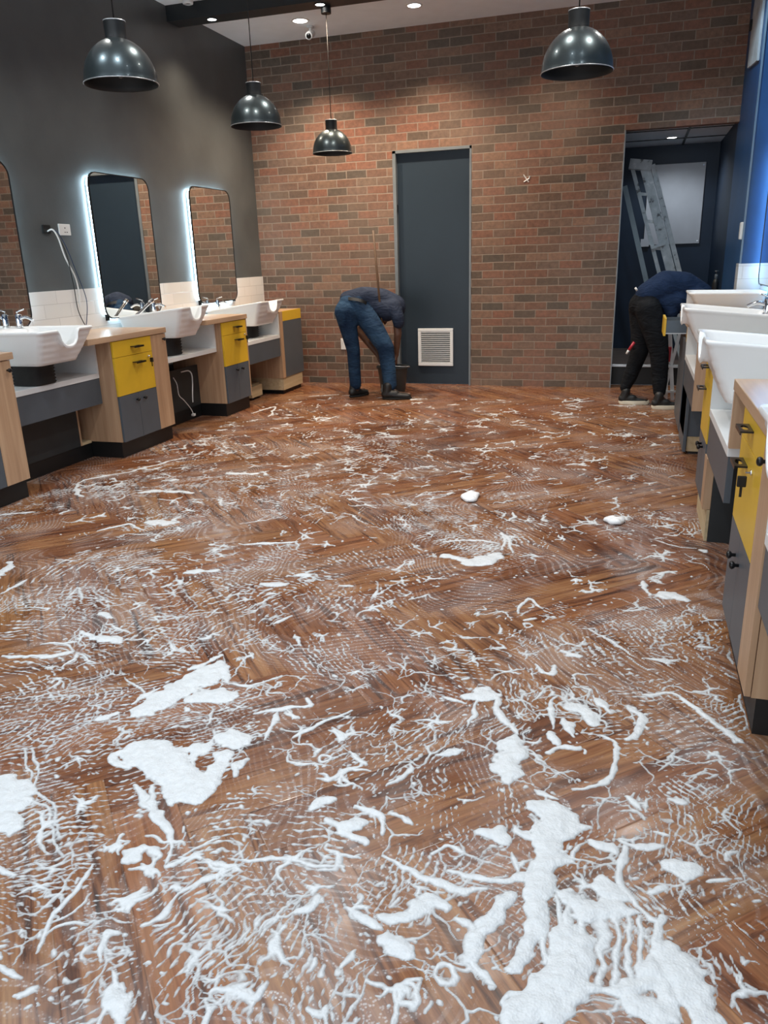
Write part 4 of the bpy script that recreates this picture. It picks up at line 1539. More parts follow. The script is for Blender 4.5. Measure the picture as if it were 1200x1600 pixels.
caps = [(hipL + V(0.0, 0.0, 0.0), 0.112, V(-2.85, 7.85, 0.70), 0.090), (V(-2.85, 7.85, 0.70), 0.090, kneL, 0.072), (kneL, 0.072, V(-2.82, 7.88, 0.30), 0.066), (V(-2.82, 7.88, 0.30), 0.066, ankL + V(0.005, 0, 0.05), 0.064),
        (hipR + V(0, 0, 0.01), 0.118, V(-2.58, 7.88, 0.715), 0.108), (V(-2.58, 7.88, 0.715), 0.108, kneR, 0.088), (kneR, 0.088, V(-2.43, 7.855, 0.30), 0.078), (V(-2.43, 7.855, 0.30), 0.078, ankR + V(0, 0, 0.045), 0.070),
        (V(-2.88, 7.85, 0.92), 0.108, V(-2.72, 7.93, 0.915), 0.112), (V(-2.86, 7.88, 0.975), 0.102, V(-2.72, 7.96, 0.975), 0.104), (V(-2.80, 7.91, 0.95), 0.12, V(-2.76, 7.94, 0.99), 0.112)]
jn = organic('jeans', caps, JEANS, m1, 0.011, 7)
caps = [(V(-2.87, 7.915, 1.02), 0.092, V(-2.73, 7.975, 1.025), 0.122), (V(-2.80, 7.94, 1.015), 0.112, V(-2.70, 8.01, 1.02), 0.125), (V(-2.70, 8.01, 1.02), 0.125, V(-2.56, 8.11, 0.985), 0.135), (V(-2.56, 8.11, 0.985), 0.135, V(-2.44, 8.16, 0.93), 0.125),
        (V(-2.66, 8.0, 0.95), 0.11, V(-2.50, 8.06, 0.90), 0.12), (V(-2.56, 8.30, 0.93), 0.09, V(-2.42, 8.05, 0.93), 0.085),
        (V(-2.42, 8.05, 0.93), 0.088, V(-2.362, 8.01, 0.83), 0.068), (V(-2.362, 8.01, 0.83), 0.068, V(-2.352, 8.01, 0.77), 0.062),
        (V(-2.58, 8.31, 0.92), 0.08, V(-2.72, 8.24, 0.81), 0.062)]
organic('tshirt', caps, SHIRT, m1, 0.011, 7)
# belt: band round the waist
bm = B()
cen, axis = V(-2.80, 7.905, 0.985), V(0.12, 0.42, 0.88).normalized()
u = axis.cross(V(0, 0, 1)).normalized()
v = axis.cross(u)
rings = []
for o_, r in ((-0.017, 0.124), (0.017, 0.121)):
    rings.append([cen + axis * o_ + (u * math.cos(a) * 1.25 + v * math.sin(a) * 0.93) * r for a in [2 * PI * k / 40 for k in range(40)]])
for o_, r in ((0.017, 0.115), (-0.017, 0.118)):
    rings.append([cen + axis * o_ + (u * math.cos(a) * 1.25 + v * math.sin(a) * 0.93) * r for a in [2 * PI * k / 40 for k in range(40)]])
rings.append(rings[0])
loft(bm, rings, False, False)
obj('belt', bm, BLK, m1, True, 50)
caps = [(hd + V(0, 0.01, 0.02), 0.093, hd + V(-0.03, 0.03, 0.05), 0.09)]
organic('hair', caps, HAIR, m1, 0.01, 3)
shoe('boot', (-2.865, 7.835, 0), (-2.745, 8.085, 0), SHOEB, SOLEB, m1, 0.05, boot=0.035)
shoe('boot', (-2.485, 7.79, 0), (-2.185, 7.855, 0), SHOEB, SOLEB, m1, 0.053, boot=0.035)

# --- man in dark clothes
m2 = thing('person', 'man in dark blue shirt and black trousers bending over the far right basin', 'person', (0.2, 7.85, 0))
hipA, hipB = V(0.065, 7.93, 0.90), V(0.125, 7.79, 0.89)
kneA, ankA = V(0.075, 7.90, 0.50), V(-0.035, 7.87, 0.11)
kneB, ankB = V(0.25, 7.73, 0.50), V(0.275, 7.68, 0.10)
pel = V(0.10, 7.87, 0.97)
ch2, nk2, hd2 = V(0.48, 7.97, 1.07), V(0.62, 7.98, 0.99), V(0.70, 7.99, 0.90)
sA, eA, wA = V(0.56, 7.82, 1.0), V(0.52, 7.80, 0.82), V(0.62, 7.82, 0.68)
sB, eB, wB = V(0.56, 8.14, 1.0), V(0.54, 8.14, 0.74), V(0.66, 8.10, 0.58)
caps = [(hipA, 0.08, kneA, 0.052), (kneA, 0.052, ankA, 0.036), (hipB, 0.08, kneB, 0.052), (kneB, 0.052, ankB, 0.036), (pel, 0.11, V(0.26, 7.91, 1.07), 0.105), (V(0.26, 7.91, 1.07), 0.105, ch2, 0.115),
        (ch2, 0.09, nk2, 0.055), (nk2, 0.05, hd2, 0.055), (ch2, 0.08, sA, 0.052), (ch2, 0.08, sB, 0.052), (sA, 0.042, eA, 0.036), (eA, 0.038, wA, 0.026), (sB, 0.045, eB, 0.038), (eB, 0.038, wB, 0.026)]
hand(caps, wA, (0.5, 0.1, -0.8), (0, 1, 0))
hand(caps, wB, (0.5, -0.1, -0.8), (0, -1, 0))
head(caps, hd2, 0.096, (0.45, 0, -0.9), (0.9, 0, 0.45))
for a, t in ((ankA, V(0.16, 7.87, 0.03)), (ankB, V(0.45, 7.70, 0.03))):
    caps.append((a, 0.034, a.lerp(t, 0.4) - V(0, 0, 0.03), 0.032))
    caps.append((a.lerp(t, 0.4) - V(0, 0, 0.03), 0.032, t + V(0, 0, 0.01), 0.026))
organic('body', caps, SKIN, m2, 0.009, 5)
caps = [(hipA, 0.12, V(0.08, 7.915, 0.68), 0.10), (V(0.08, 7.915, 0.68), 0.10, kneA, 0.083), (kneA, 0.083, V(0.0, 7.88, 0.25), 0.066), (V(0.0, 7.88, 0.25), 0.066, ankA + V(0.0, 0, 0.05), 0.052),
        (hipB, 0.12, V(0.20, 7.75, 0.68), 0.105), (V(0.20, 7.75, 0.68), 0.105, kneB, 0.086), (kneB, 0.086, V(0.27, 7.70, 0.25), 0.072), (V(0.27, 7.70, 0.25), 0.072, ankB + V(0.0, 0, 0.055), 0.058),
        (V(0.07, 7.88, 0.93), 0.125, V(0.12, 7.86, 0.99), 0.118)]
organic('trousers', caps, TROUS, m2, 0.011, 7)
caps = [(V(0.12, 7.87, 1.02), 0.125, V(0.26, 7.91, 1.10), 0.138), (V(0.26, 7.91, 1.10), 0.138, V(0.42, 7.96, 1.085), 0.135), (V(0.42, 7.96, 1.085), 0.135, V(0.57, 7.98, 1.01), 0.115),
        (V(0.20, 7.88, 0.98), 0.10, V(0.36, 7.90, 0.96), 0.12), (V(0.30, 7.85, 0.94), 0.075, V(0.33, 7.84, 0.86), 0.06), (V(0.55, 7.83, 1.01), 0.07, V(0.55, 8.13, 1.01), 0.07),
        (V(0.55, 7.83, 1.0), 0.07, V(0.52, 7.81, 0.88), 0.056), (V(0.55, 8.13, 1.0), 0.07, V(0.54, 8.14, 0.86), 0.056)]
organic('shirt', caps, SHIRT2, m2, 0.011, 7)
caps = [(hd2 + V(-0.01, 0, 0.03), 0.09, hd2 + V(0.03, 0, 0.04), 0.088)]
organic('hair', caps, HAIR, m2, 0.01, 3)
shoe('sneaker', (-0.085, 7.845, 0), (0.195, 7.875, 0), SHOEB, SOLEW, m2, 0.048, boot=0.02, sole_h=0.037)
shoe('sneaker', (0.215, 7.63, 0), (0.49, 7.68, 0), SHOEB, SOLEW, m2, 0.048, boot=0.02, sole_h=0.037)
# red handled tool in the back pocket area
root = thing('paint_brush', 'red-handled tool with a white tip sticking out behind the man in dark clothes', 'tool', (-0.02, 7.78, 0.53))
bm = B()
tube(bm, [(0.02, 7.775, 0.60), (-0.025, 7.775, 0.525)], 0.013, 12)
obj('handle', bm, RED, root, True)
bm = B()
tube(bm, [(-0.025, 7.775, 0.525), (-0.045, 7.775, 0.49)], 0.012, 12, radii=[0.013, 0.009])
obj('tip', bm, PLAST, root, True)
bm = B()
tube(bm, [(-0.003, 7.76, 1.075), (0.012, 7.76, 1.085)], 0.018, 12)
tag(obj('earbud_case', bm, PLAST, None, True), 'small white object clipped at the hip of the man in dark clothes', 'clip')

# ------------------------------------------------------------------ soap foam
rng = np.random.RandomState(11)


def vnoise(X, Y, cell, seed, octv=1):
    out = np.zeros_like(X)
    amp = 1.0
    for o_ in range(octv):
        r = np.random.RandomState(seed + o_ * 17)
        G = r.rand(256, 256).astype(np.float32)
        u, v = X / cell + 40.3, Y / cell + 17.7
        i, j = np.floor(u).astype(int), np.floor(v).astype(int)
        fu, fv = u - i, v - j
        fu, fv = fu * fu * (3 - 2 * fu), fv * fv * (3 - 2 * fv)
        a, b_ = G[i % 256, j % 256], G[(i + 1) % 256, j % 256]
        c_, d_ = G[i % 256, (j + 1) % 256], G[(i + 1) % 256, (j + 1) % 256]
        out += amp * ((a * (1 - fu) + b_ * fu) * (1 - fv) + (c_ * (1 - fu) + d_ * fu) * fv - 0.5)
        amp *= 0.5
        cell = cell / 2.1
    return out


class Zone:
    def __init__(s, x0, x1, y0, y1, st):
        s.x0, s.y0, s.st = x0, y0, st
        s.nx, s.ny = int((x1 - x0) / st) + 1, int((y1 - y0) / st) + 1
        s.X, s.Y = np.meshgrid(x0 + np.arange(s.nx) * st, y0 + np.arange(s.ny) * st, indexing='ij')
        s.X = s.X.astype(np.float32)
        s.Y = s.Y.astype(np.float32)
        s.WX = s.X + 0.018 * vnoise(s.X, s.Y, 0.055, 3, 3) + 0.045 * vnoise(s.X, s.Y, 0.17, 23, 2)
        s.WY = s.Y + 0.018 * vnoise(s.X, s.Y, 0.055, 9, 3) + 0.045 * vnoise(s.X, s.Y, 0.17, 29, 2)
        s.NB = 0.030 * vnoise(s.X, s.Y, 0.045, 41, 3)
        s.Hf = np.full(s.X.shape, -0.02, np.float32)

    def win(s, xa, xb, ya, yb):
        i0, i1 = int((xa - s.x0) / s.st), int((xb - s.x0) / s.st) + 2
        j0, j1 = int((ya - s.y0) / s.st), int((yb - s.y0) / s.st) + 2
        i0, j0 = max(i0, 0), max(j0, 0)
        i1, j1 = min(i1, s.nx), min(j1, s.ny)
        return None if i0 >= i1 or j0 >= j1 else (slice(i0, i1), slice(j0, j1))

    def seg(s, p, q, wa, wb):
        m_ = max(wa, wb) + 0.025
        k = s.win(min(p[0], q[0]) - m_, max(p[0], q[0]) + m_, min(p[1], q[1]) - m_, max(p[1], q[1]) + m_)
        if k is None:
            return
        X, Y = s.WX[k], s.WY[k]
        dx, dy = q[0] - p[0], q[1] - p[1]
        t = np.clip(((X - p[0]) * dx + (Y - p[1]) * dy) / (dx * dx + dy * dy + 1e-9), 0, 1)
        d = np.hypot(X - p[0] - t * dx, Y - p[1] - t * dy)
        wr = wa + (wb - wa) * t
        s.Hf[k] = np.maximum(s.Hf[k], wr - d + s.NB[k] * np.minimum(1, np.maximum(0, wr - 0.006) / 0.02))

    def patch(s, cx, cy, R, ax, ay, sp, dens, seed, lin=None, dash=0.5, squash=1.0):
        """comb-like rows of foam left by a brush: arcs round (ax, ay), or straight rows along angle lin"""
        k = s.win(cx - R, cx + R, cy - R, cy + R)
        if k is None:
            return
        X, Y = s.WX[k], s.WY[k]
        if lin is None:
            rad = np.hypot(X - ax, (Y - ay) * squash)
            al = np.arctan2(Y - ay, X - ax) * np.maximum(rad, 0.1)
        else:
            rad = -math.sin(lin) * (X - cx) + math.cos(lin) * (Y - cy)
            al = math.cos(lin) * (X - cx) + math.sin(lin) * (Y - cy)
        rad = rad + 0.5 * sp * vnoise(X, Y, 0.09, seed + 1)
        row = np.floor(rad / sp)
        tri = 0.5 - np.abs(rad / sp - row - 0.5)            # 0 at row border .. 0.5 in the middle
        ph = (row * 0.37 * 7.1) % 1.0
        dsh = np.abs(((al / (sp * 1.25) + ph) % 1.0) - 0.5)      # broken into beads
        lw = 0.13 + 0.26 * vnoise(X, Y, 0.05, seed + 5, 2)
        body = (tri - 0.5 + lw) * sp - dash * sp * 0.75 * np.maximum(0, dsh - 0.12)
        edge = (R - np.hypot(X - cx, Y - cy)) / R
        msk = np.minimum(edge * 2.2, 0.6) + 0.9 * vnoise(X, Y, 0.16, seed + 2, 2) - 0.44 + dens
        h = np.minimum(body, msk * 0.03) * 0.8
        s.Hf[k] = np.maximum(s.Hf[k], h)


ZN = [Zone(-2.7, 0.46, 0.85, 2.55, 0.0032), Zone(-3.95, 0.46, 2.55, 4.7, 0.0062), Zone(-3.95, 0.46, 4.7, 8.5, 0.011)]


def px_scale(p):
    return math.sqrt(p[0] ** 2 + p[1] ** 2 + H * H) / FPX


def stroke_w(P, ws):
    for z in ZN:
        for a in range(len(P) - 1):
            z.seg(P[a], P[a + 1], ws[a], ws[a + 1])


def stroke(pxs, w, taper=0.5):
    P = [floor_at(*p) for p in pxs]
    P3 = smooth_pts([(p.x, p.y, 0) for p in P], 4) if len(P) > 1 else [Vector((P[0].x, P[0].y, 0)), Vector((P[0].x + 0.004, P[0].y, 0))]
    P = [(p.x, p.y) for p in P3]
    n = len(P)
    w = w * (1.22 if w > 20 else 1.1)
    ws = []
    for i in range(n):
        f = abs(2 * i / max(1, n - 1) - 1)
        ws.append(0.5 * w * px_scale(P[i]) * (1 - taper * f * f))
    stroke_w(P, ws)


def antler(x, y, size, w, n=None, ang0=None, seed=None):
    """splat with wandering, forking arms"""
    n = n or rng.randint(2, 6)
    a0 = rng.rand() * 2 * PI if ang0 is None else ang0
    for k in range(n):
        a = a0 + k * 2 * PI / n + rng.normal(0, 0.5)
        L = size * (0.4 + 0.9 * rng.rand())
        P = [(x, y)]
        steps = 5
        for q in range(steps):
            a += rng.normal(0, 0.38)
            P.append((P[-1][0] + math.cos(a) * L / steps, P[-1][1] + math.sin(a) * L / steps))
        ws = [w * (1 - 0.6 * i / steps) for i in range(steps + 1)]
        stroke_w(P, ws)
        if rng.rand() < 0.65:
            b_ = rng.randint(1, steps)
            a2 = a + rng.choice([-1, 1]) * (0.7 + 0.5 * rng.rand())
            Q = [P[b_]]
            for q in range(3):
                a2 += rng.normal(0, 0.3)
                Q.append((Q[-1][0] + math.cos(a2) * L * 0.14, Q[-1][1] + math.sin(a2) * L * 0.14))
            stroke_w(Q, [w * 0.6, w * 0.55, w * 0.5, w * 0.32])


# --- the big, recognisable splashes (pixel of the photograph -> point on the floor)
S_ = [
    ([(225, 1112), (270, 1085), (310, 1062), (345, 1040)], 46, .45), ([(300, 1090), (340, 1080), (358, 1085)], 32, .5), ([(300, 1045), (350, 1022)], 12, .5),
    ([(205, 1100), (250, 1075)], 12, .5), ([(350, 1035), (362, 1060)], 14, .5),
    ([(222, 1165), (255, 1195), (280, 1222), (302, 1235)], 62, .4), ([(305, 1238), (335, 1200), (347, 1178)], 27, .4), ([(228, 1225), (242, 1270), (264, 1325)], 12, .5),
    ([(200, 1165), (182, 1178), (205, 1195)], 13, .4), ([(205, 1225), (235, 1265)], 14, .5), ([(318, 1158), (300, 1178), (292, 1205)], 20, .5), ([(262, 1318), (262, 1340)], 9, .5),
    ([(0, 1230), (38, 1245)], 62, .4), ([(0, 1285), (22, 1288)], 32, .4), ([(360, 1208), (388, 1186)], 22, .4), ([(328, 1150), (382, 1156)], 28, .4), ([(335, 1175), (350, 1190)], 16, .4),
    ([(800, 1592), (850, 1575), (885, 1520)], 60, .3), ([(780, 1560), (840, 1545)], 14, .4), ([(880, 1598), (900, 1480)], 62, .3), ([(1035, 1490), (1062, 1530), (1100, 1590)], 56, .35), ([(1018, 1500), (1040, 1592)], 40, .3), ([(990, 1560), (1030, 1590)], 30, .3),
    ([(910, 1537), (960, 1543), (1012, 1535)], 22, .2), ([(855, 1262), (866, 1290), (856, 1330), (846, 1368)], 44, .2), ([(835, 1385), (865, 1382)], 44, .3),
    ([(845, 1375), (800, 1372), (760, 1382), (700, 1360)], 16, .5), ([(830, 1310), (815, 1300), (800, 1290)], 18, .5), ([(850, 1385), (826, 1400), (838, 1440), (826, 1490), (800, 1515)], 30, .3),
    ([(790, 1335), (795, 1365)], 9, .4), ([(815, 1375), (835, 1345)], 16, .4),
    ([(900, 1400), (925, 1420), (950, 1425), (988, 1420)], 30, .3), ([(885, 1405), (893, 1470)], 10, .5), ([(905, 1415), (905, 1500)], 12, .5), ([(925, 1425), (928, 1540)], 9, .2),
    ([(943, 1430), (946, 1540)], 8, .2), ([(958, 1430), (962, 1535)], 8, .2), ([(974, 1428), (980, 1535)], 9, .2), ([(992, 1428), (998, 1480), (990, 1530)], 12, .2),
    ([(958, 1310), (1022, 1315)], 13, .4), ([(970, 1318), (985, 1380), (1000, 1420), (1024, 1437), (1030, 1422)], 15, .2), ([(1025, 1440), (1022, 1500)], 15, .2),
    ([(945, 1380), (976, 1396)], 34, .3), ([(868, 1348), (896, 1350)], 24, .2), ([(924, 1315), (957, 1332)], 15, .4), ([(888, 1300), (914, 1288)], 12, .4), ([(744, 1298), (770, 1305), (792, 1312)], 24, .5),
    ([(675, 1335), (700, 1320), (722, 1334)], 12, .4), ([(608, 1270), (642, 1282)], 15, .5), ([(834, 1235), (868, 1246)], 10, .5), ([(800, 1158), (806, 1190), (790, 1222)], 36, .5),
    ([(870, 1148), (873, 1172)], 15, .5), ([(853, 1180), (885, 1176), (914, 1172)], 10, .4), ([(955, 1155), (980, 1170), (970, 1200), (940, 1225), (902, 1233)], 8, .3), ([(690, 1178), (726, 1172)], 19, .5),
    ([(612, 1225), (640, 1210), (646, 1194)], 8, .4), ([(600, 1432), (640, 1430), (670, 1410), (692, 1420)], 19, .5), ([(612, 1460), (642, 1482)], 30, .5),
    ([(735, 1500), (750, 1460), (766, 1430), (782, 1408)], 27, .5), ([(745, 1455), (725, 1440), (706, 1430)], 9, .5), ([(735, 1500), (755, 1522), (771, 1538)], 14, .6),
    ([(598, 1330), (650, 1365), (700, 1390), (748, 1400)], 12, .5), ([(1040, 1340), (1066, 1345), (1087, 1365)], 21, .4), ([(1024, 1386), (1051, 1378)], 14, .4), ([(1108, 1375), (1142, 1370)], 9, .5),
    ([(1132, 1346), (1151, 1330)], 8, .5), ([(1010, 1290), (1030, 1300)], 10, .4), ([(1050, 1250), (1072, 1254)], 10, .3), ([(975, 1245), (1000, 1265)], 11, .5),
    ([(733, 1080), (777, 1085)], 23, .5), ([(775, 1085), (790, 1120), (806, 1152)], 11, .5), ([(750, 1090), (744, 1132)], 8, .5), ([(700, 1085), (735, 1095)], 8, .5), ([(838, 1045), (858, 1056), (872, 1044)], 8, .4),
    ([(885, 1022), (907, 1028)], 12, .4), ([(890, 1098), (915, 1110), (932, 1132)], 21, .5), ([(928, 1094), (952, 1110)], 17, .5), ([(888, 1125), (906, 1152)], 14, .5), ([(868, 1090), (872, 1140)], 7, .5),
    ([(985, 1105), (1007, 1115), (1001, 1145), (989, 1156)], 13, .4), ([(1042, 930), (1072, 938)], 24, .3), ([(1012, 905), (1020, 930)], 9, .4), ([(918, 985), (950, 1000), (992, 1030)], 6, .4),
    ([(805, 960), (820, 936), (846, 952)], 6, .3), ([(815, 970), (835, 965)], 6, .3), ([(700, 868), (740, 880), (778, 866)], 26, .5), ([(690, 848), (740, 842), (775, 850)], 6, .5), ([(780, 858), (790, 835), (797, 862)], 7, .4),
    ([(213, 770), (250, 768), (302, 770)], 11, .4), ([(248, 752), (282, 749)], 9, .5), ([(353, 740), (398, 741)], 10, .4), ([(236, 815), (272, 818)], 18, .3), ([(160, 830), (195, 820), (226, 828)], 6, .4),
    ([(373, 848), (410, 850), (462, 847)], 8, .5), ([(288, 893), (347, 888)], 13, .5), ([(416, 910), (442, 915)], 14, .4), ([(474, 898), (486, 899)], 14, .2), ([(423, 975), (452, 962)], 7, .4),
    ([(108, 935), (125, 920), (130, 940)], 5, .4), ([(153, 960), (177, 966)], 12, .5), ([(0, 1030), (60, 1028), (122, 1016)], 11, .6), ([(122, 1016), (95, 1005), (60, 1008)], 6, .5), ([(125, 1018), (150, 1035)], 6, .5),
    ([(125, 1020), (100, 1040)], 6, .5), ([(128, 990), (180, 998), (192, 1005)], 19, .5), ([(0, 902), (17, 880)], 14, .5), ([(0, 926), (42, 905)], 7, .5), ([(153, 1125), (182, 1115)], 15, .5), ([(200, 1060), (231, 1090)], 5, .4),
    ([(350, 1060), (400, 1068), (442, 1054)], 6, .4), ([(400, 1115), (440, 1110), (492, 1102), (482, 1088)], 11, .4), ([(432, 1118), (418, 1152)], 9, .4), ([(458, 1150), (500, 1130), (552, 1110)], 9, .5),
    ([(538, 1170), (572, 1192)], 10, .5), ([(64, 1482), (80, 1440), (100, 1400), (132, 1348)], 9, .5), ([(75, 1460), (110, 1445), (147, 1456)], 7, .4), ([(85, 1440), (120, 1420), (136, 1390)], 6, .4),
    ([(38, 1175), (60, 1240), (84, 1300), (95, 1332)], 4.5, .2), ([(50, 1172), (75, 1240), (96, 1310)], 4.5, .2), ([(193, 1342), (220, 1320), (242, 1330)], 18, .4), ([(263, 1347), (287, 1335)], 15, .3),
    ([(282, 1330), (310, 1315), (332, 1310)], 7, .4), ([(156, 1502), (170, 1470), (192, 1460)], 12, .5), ([(168, 1552), (192, 1565)], 18, .3), ([(180, 1555), (172, 1520)], 8, .5), ([(185, 1560), (195, 1598)], 9, .4),
    ([(165, 1560), (155, 1590)], 7, .4), ([(190, 1560), (205, 1552)], 7, .4), ([(368, 1545), (400, 1550), (420, 1528)], 15, .5), ([(448, 1430), (476, 1425), (491, 1404)], 14, .5),
    ([(468, 1270), (490, 1255), (522, 1250)], 16, .5), ([(500, 1285), (540, 1300), (562, 1310)], 20, .5), ([(528, 1292), (562, 1285)], 25, .4), ([(560, 1258), (590, 1270), (599, 1302)], 13, .5),
    ([(538, 1420), (575, 1440), (600, 1446)], 13, .5), ([(350, 1340), (420, 1345), (522, 1350)], 8, .4), ([(235, 1442), (290, 1390), (352, 1358)], 12, .6), ([(475, 1570), (493, 1582)], 15, .3), ([(518, 1510), (556, 1490)], 9, .5),
    ([(860, 1470), (856, 1500)], 12, .4), ([(0, 1345), (20, 1360)], 14, .4), ([(1090, 1010), (1110, 1012)], 6, .4), ([(1003, 1085), (1050, 1082), (1095, 1110), (1155, 1165)], 9, .4), ([(1130, 1140), (1165, 1165)], 14, .5),
    ([(1096, 860), (1140, 872)], 14, .6), ([(1020, 845), (1090, 858)], 4, .5), ([(1171, 1143), (1200, 1148)], 5, .1), ([(1139, 992), (1160, 1090), (1172, 1142)], 4, .1),
    ([(25, 1545), (60, 1530)], 8, .4), ([(5, 1500), (40, 1520)], 8, .5), ([(640, 1565), (655, 1540)], 6, .3), ([(655, 1585), (672, 1562)], 6, .3),
    ([(115, 765), (135, 750), (195, 738), (290, 715)], 5, .4), ([(118, 765), (128, 775)], 9, .3), ([(0, 806), (55, 800)], 6, .5), ([(395, 645), (430, 636), (420, 650)], 4, .4), ([(480, 620), (530, 616)], 4, .5),
]
for P_, w_, t_ in S_:
    stroke(P_, w_, t_)
# rings of burst bubbles
for (px, py, r) in ((700, 1518, 13), (631, 1562, 14), (505, 1183, 9), (90, 1431, 6), (178, 1555, 9), (820, 977, 7), (275, 1340, 7)):
    c0 = floor_at(px, py)
    rr_ = r * px_scale(c0)
    stroke_w([(c0.x + rr_ * math.cos(t), c0.y + rr_ * math.sin(t)) for t in np.linspace(0, 2 * PI, 17)], [rr_ * 0.33] * 17)

# --- comb patterns of the mop and brush
PT = [  # px centre, radius px, arc centre px or line direction (second px point), spacing px, density
    (160, 905, 105, (250, 905), None, 8.5, .30), (45, 1085, 110, (-60, 1110), None, 9, .25), (235, 750, 90, (250, 900), None, 6, .05), (130, 770, 60, (190, 900), None, 6, .0),
    (110, 1175, 190, None, (350, -75), 9, .30), (310, 1135, 90, None, (350, -70), 9, .2), (330, 960, 110, None, (200, -110), 9, .20), (420, 900, 100, None, (220, 60), 8, .05),
    (410, 1305, 95, None, (300, 10), 11, .32), (385, 1450, 110, None, (-120, 160), 13, .22), (470, 1500, 110, None, (-30, 150), 12, .1), (300, 1400, 70, None, (-120, 100), 10, .05),
    (635, 1160, 95, None, (-150, 130), 9, .20), (725, 1250, 70, None, (20, 120), 9, .15), (860, 1090, 60, None, (80, 90), 9, .05), (1060, 1130, 95, None, (190, -35), 9, .2),
    (700, 1045, 70, None, (190, 60), 8, .05), (1010, 1030, 110, None, (150, 130), 9, .1), (1110, 1000, 70, None, (30, 150), 8, .1), (1110, 1480, 120, None, (120, 200), 12, .12),
    (1040, 1400, 90, None, (140, 150), 10, .0), (760, 830, 85, (690, 850), None, 7, .22), (700, 820, 60, (690, 880), None, 6, .0), (575, 700, 70, None, (160, -30), 5, .15), (450, 760, 110, None, (250, 40), 6, .0),
    (600, 900, 120, None, (150, 120), 8, -.02), (560, 1010, 100, None, (130, 150), 8, .0), (250, 1000, 90, None, (220, 20), 8, .1), (60, 960, 70, None, (200, 10), 8, .1), (500, 1400, 60, None, (60, 100), 11, .0),
    (60, 1330, 90, None, (200, -20), 9, .1), (620, 1380, 60, None, (-50, 130), 11, .25), (950, 1480, 60, None, (0, 130), 12, .0), (940, 1590, 40, None, (150, 20), 10, .1), (300, 700, 70, None, (200, -50), 5, .0),
    (905, 990, 80, None, (180, -50), 8, .0), (800, 1100, 60, None, (30, 150), 8, .1), (110, 1560, 80, None, (150, -60), 11, .0), (30, 1420, 60, None, (150, 40), 10, .1), (1080, 1290, 90, None, (150, 100), 10, -.05),
]
for kk, (px, py, R, arc, ln, sp_, de) in enumerate(PT):
    c0 = floor_at(px, py)
    s0 = px_scale(c0)
    if arc:
        a0_ = floor_at(*arc)
        args = dict(ax=a0_.x, ay=a0_.y)
    else:
        q_ = floor_at(px + ln[0] * 0.3, py + ln[1] * 0.3)
        args = dict(ax=0, ay=0, lin=math.atan2(q_.y - c0.y, q_.x - c0.x))
    for z in ZN:
        z.patch(c0.x, c0.y, R * s0 * 1.25, sp=sp_ * s0 * 1.15, dens=de * 1.5, seed=100 + kk * 13, **args)
for kk in range(60):
    x, y = rng.uniform(-3.6, 0.4), rng.uniform(1.0, 6.6)
    R = rng.uniform(0.12, 0.34)
    an = rng.rand() * 2 * PI
    rr_ = rng.uniform(0.15, 0.6)
    for z in ZN[:2] if y < 4.7 else ZN[2:]:
        z.patch(x, y, R, x + rr_ * math.cos(an), y + rr_ * math.sin(an), sp=rng.uniform(0.014, 0.02) if y < 2.6 else 0.022 if y < 4.7 else 0.04, dens=rng.uniform(-0.15, 0.12), seed=900 + kk * 11)

# --- scattered splats and droplets over the whole wet floor
for k in range(560):
    u_ = rng.rand()
    y = 0.95 + 7.2 * u_ ** 1.25
    xlo = -0.75 * y - 0.45
    x = rng.uniform(max(xlo, -3.62), 0.38)
    dist = math.hypot(x, y)
    if y > 7.3 and rng.rand() < 0.5:
        continue
    near = y < 2.4
    antler(x, y, rng.uniform(0.025, 0.075) * (1 + 0.16 * y), rng.uniform(0.0022, 0.0050) * (1 + 0.20 * y))
for k in range(110):
    # closer to the camera: longer filaments
    y = rng.uniform(0.95, 3.2)
    x = rng.uniform(max(-0.75 * y - 0.5, -3.0), 0.38)
    antler(x, y, rng.uniform(0.05, 0.12), rng.uniform(0.003, 0.0055))
for k in range(150):
    y = 0.95 + 5.5 * rng.rand() ** 1.2
    x = rng.uniform(max(-0.75 * y - 0.5, -3.55), 0.36)
    antler(x, y, rng.uniform(0.025, 0.06) * (1 + 0.1 * y), rng.uniform(0.006, 0.012))
for k in range(2600):
    y = 0.9 + 6.8 * rng.rand() ** 1.5
    x = rng.uniform(max(-0.75 * y - 0.5, -3.62), 0.38)
    w = rng.uniform(0.0018, 0.0048) * (1 + 0.16 * y)
    stroke_w([(x, y), (x + rng.normal(0, 0.004), y + rng.normal(0, 0.004))], [w, w])

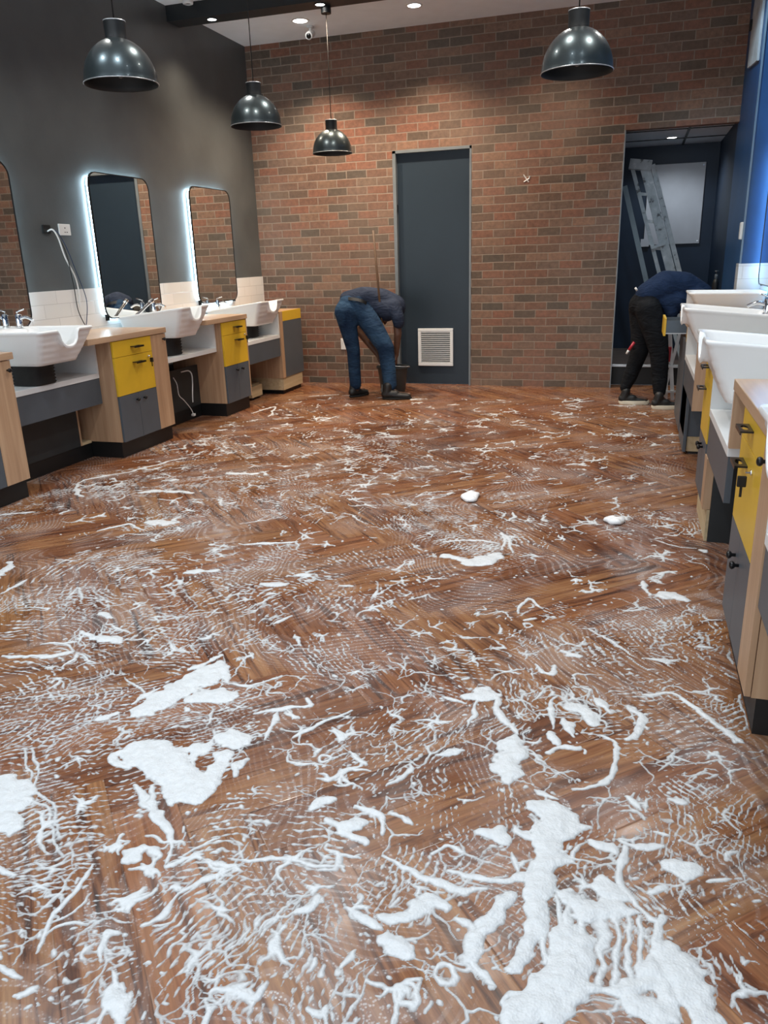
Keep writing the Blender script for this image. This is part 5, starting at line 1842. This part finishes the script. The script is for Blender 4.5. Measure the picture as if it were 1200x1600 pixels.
VV, FF, TT = [], [], []
base_ = 0
for zi, z in enumerate(ZN):
    Hh = z.Hf.copy()
    # keep off the cabinets
    Hh[(z.X > 0.425) & (z.Y > 2.24)] = -0.02
    Hh[(z.X < -3.90 + 0 * z.X)] = -0.02
    Hh[(z.X < -3.70) & (((z.Y > 3.2) & (z.Y < 3.97)) | ((z.Y > 4.97) & (z.Y < 5.72)) | ((z.Y > 6.65) & (z.Y < 7.18)) | (z.Y > 7.9))] = -0.02
    Hp = np.maximum(Hh, 0)
    n1_ = vnoise(z.X, z.Y, 0.03, 77, 3)
    zz = np.where(Hh > 0, 0.0005 + 0.008 * (1 - np.exp(-Hp / 0.016)) * (1 + 0.55 * n1_), np.maximum(Hh, -0.006) * 0.8)
    th = 1 - np.exp(-Hp / 0.0042)
    keep = (Hh[:-1, :-1] > 0) | (Hh[1:, :-1] > 0) | (Hh[:-1, 1:] > 0) | (Hh[1:, 1:] > 0)
    I, J = np.nonzero(keep)
    idx = lambda a, b_: a * z.ny + b_
    quads = np.stack([idx(I, J), idx(I + 1, J), idx(I + 1, J + 1), idx(I, J + 1)], 1)
    uq, inv = np.unique(quads.ravel(), return_inverse=True)
    VV.append(np.stack([z.X.ravel()[uq], z.Y.ravel()[uq], zz.ravel()[uq]], 1))
    TT.append(th.ravel()[uq])
    FF.append(inv.reshape(-1, 4) + base_)
    base_ += len(uq)
VV, FF, TT = np.concatenate(VV), np.concatenate(FF), np.concatenate(TT)
print('foam faces', len(FF))
me = bpy.data.meshes.new('soap_foam')
me.vertices.add(len(VV))
me.vertices.foreach_set('co', VV.astype(np.float32).ravel())
me.loops.add(len(FF) * 4)
me.loops.foreach_set('vertex_index', FF.astype(np.int32).ravel())
me.polygons.add(len(FF))
me.polygons.foreach_set('loop_start', np.arange(0, len(FF) * 4, 4, dtype=np.int32))
me.polygons.foreach_set('loop_total', np.full(len(FF), 4, np.int32))
me.update(calc_edges=True)
me.polygons.foreach_set('use_smooth', [True] * len(FF))
at_ = me.attributes.new('thick', 'FLOAT', 'POINT')
at_.data.foreach_set('value', TT.astype(np.float32))
me.materials.append(FOAM)
fo = bpy.data.objects.new('soap_foam', me)
COL.objects.link(fo)
tag(fo, 'white soap foam splashed and combed across the wet wooden floor', 'foam', None, 'stuff')

# two firm white lumps lying on the floor
for (x, y, rx, ry, lab) in ((-0.885, 4.50, 0.055, 0.105, 'thick white foam lump on the floor in front of the door'), (-0.028, 4.215, 0.056, 0.05, 'small flat white foam lump on the floor nearer the right-hand cabinets')):
    bm = B()
    rings = []
    for zz_, k in ((0.002, 0.9), (0.010, 1.0), (0.022, 0.92), (0.030, 0.6), (0.032, 0.15)):
        rings.append([(x + rx * k * math.cos(t) * (1 + 0.16 * math.sin(3 * t + x * 9)), y + ry * k * math.sin(t) * (1 + 0.14 * math.cos(2 * t + 1)), zz_ + 0.003 * math.sin(4 * t)) for t in [2 * PI * i / 28 for i in range(28)]])
    loft(bm, rings)
    tag(obj('foam_lump', bm, plain('dense_white_foam', (0.82, 0.83, 0.84), 0.6, bump=0.3, bscale=150), None, True), lab, 'foam')
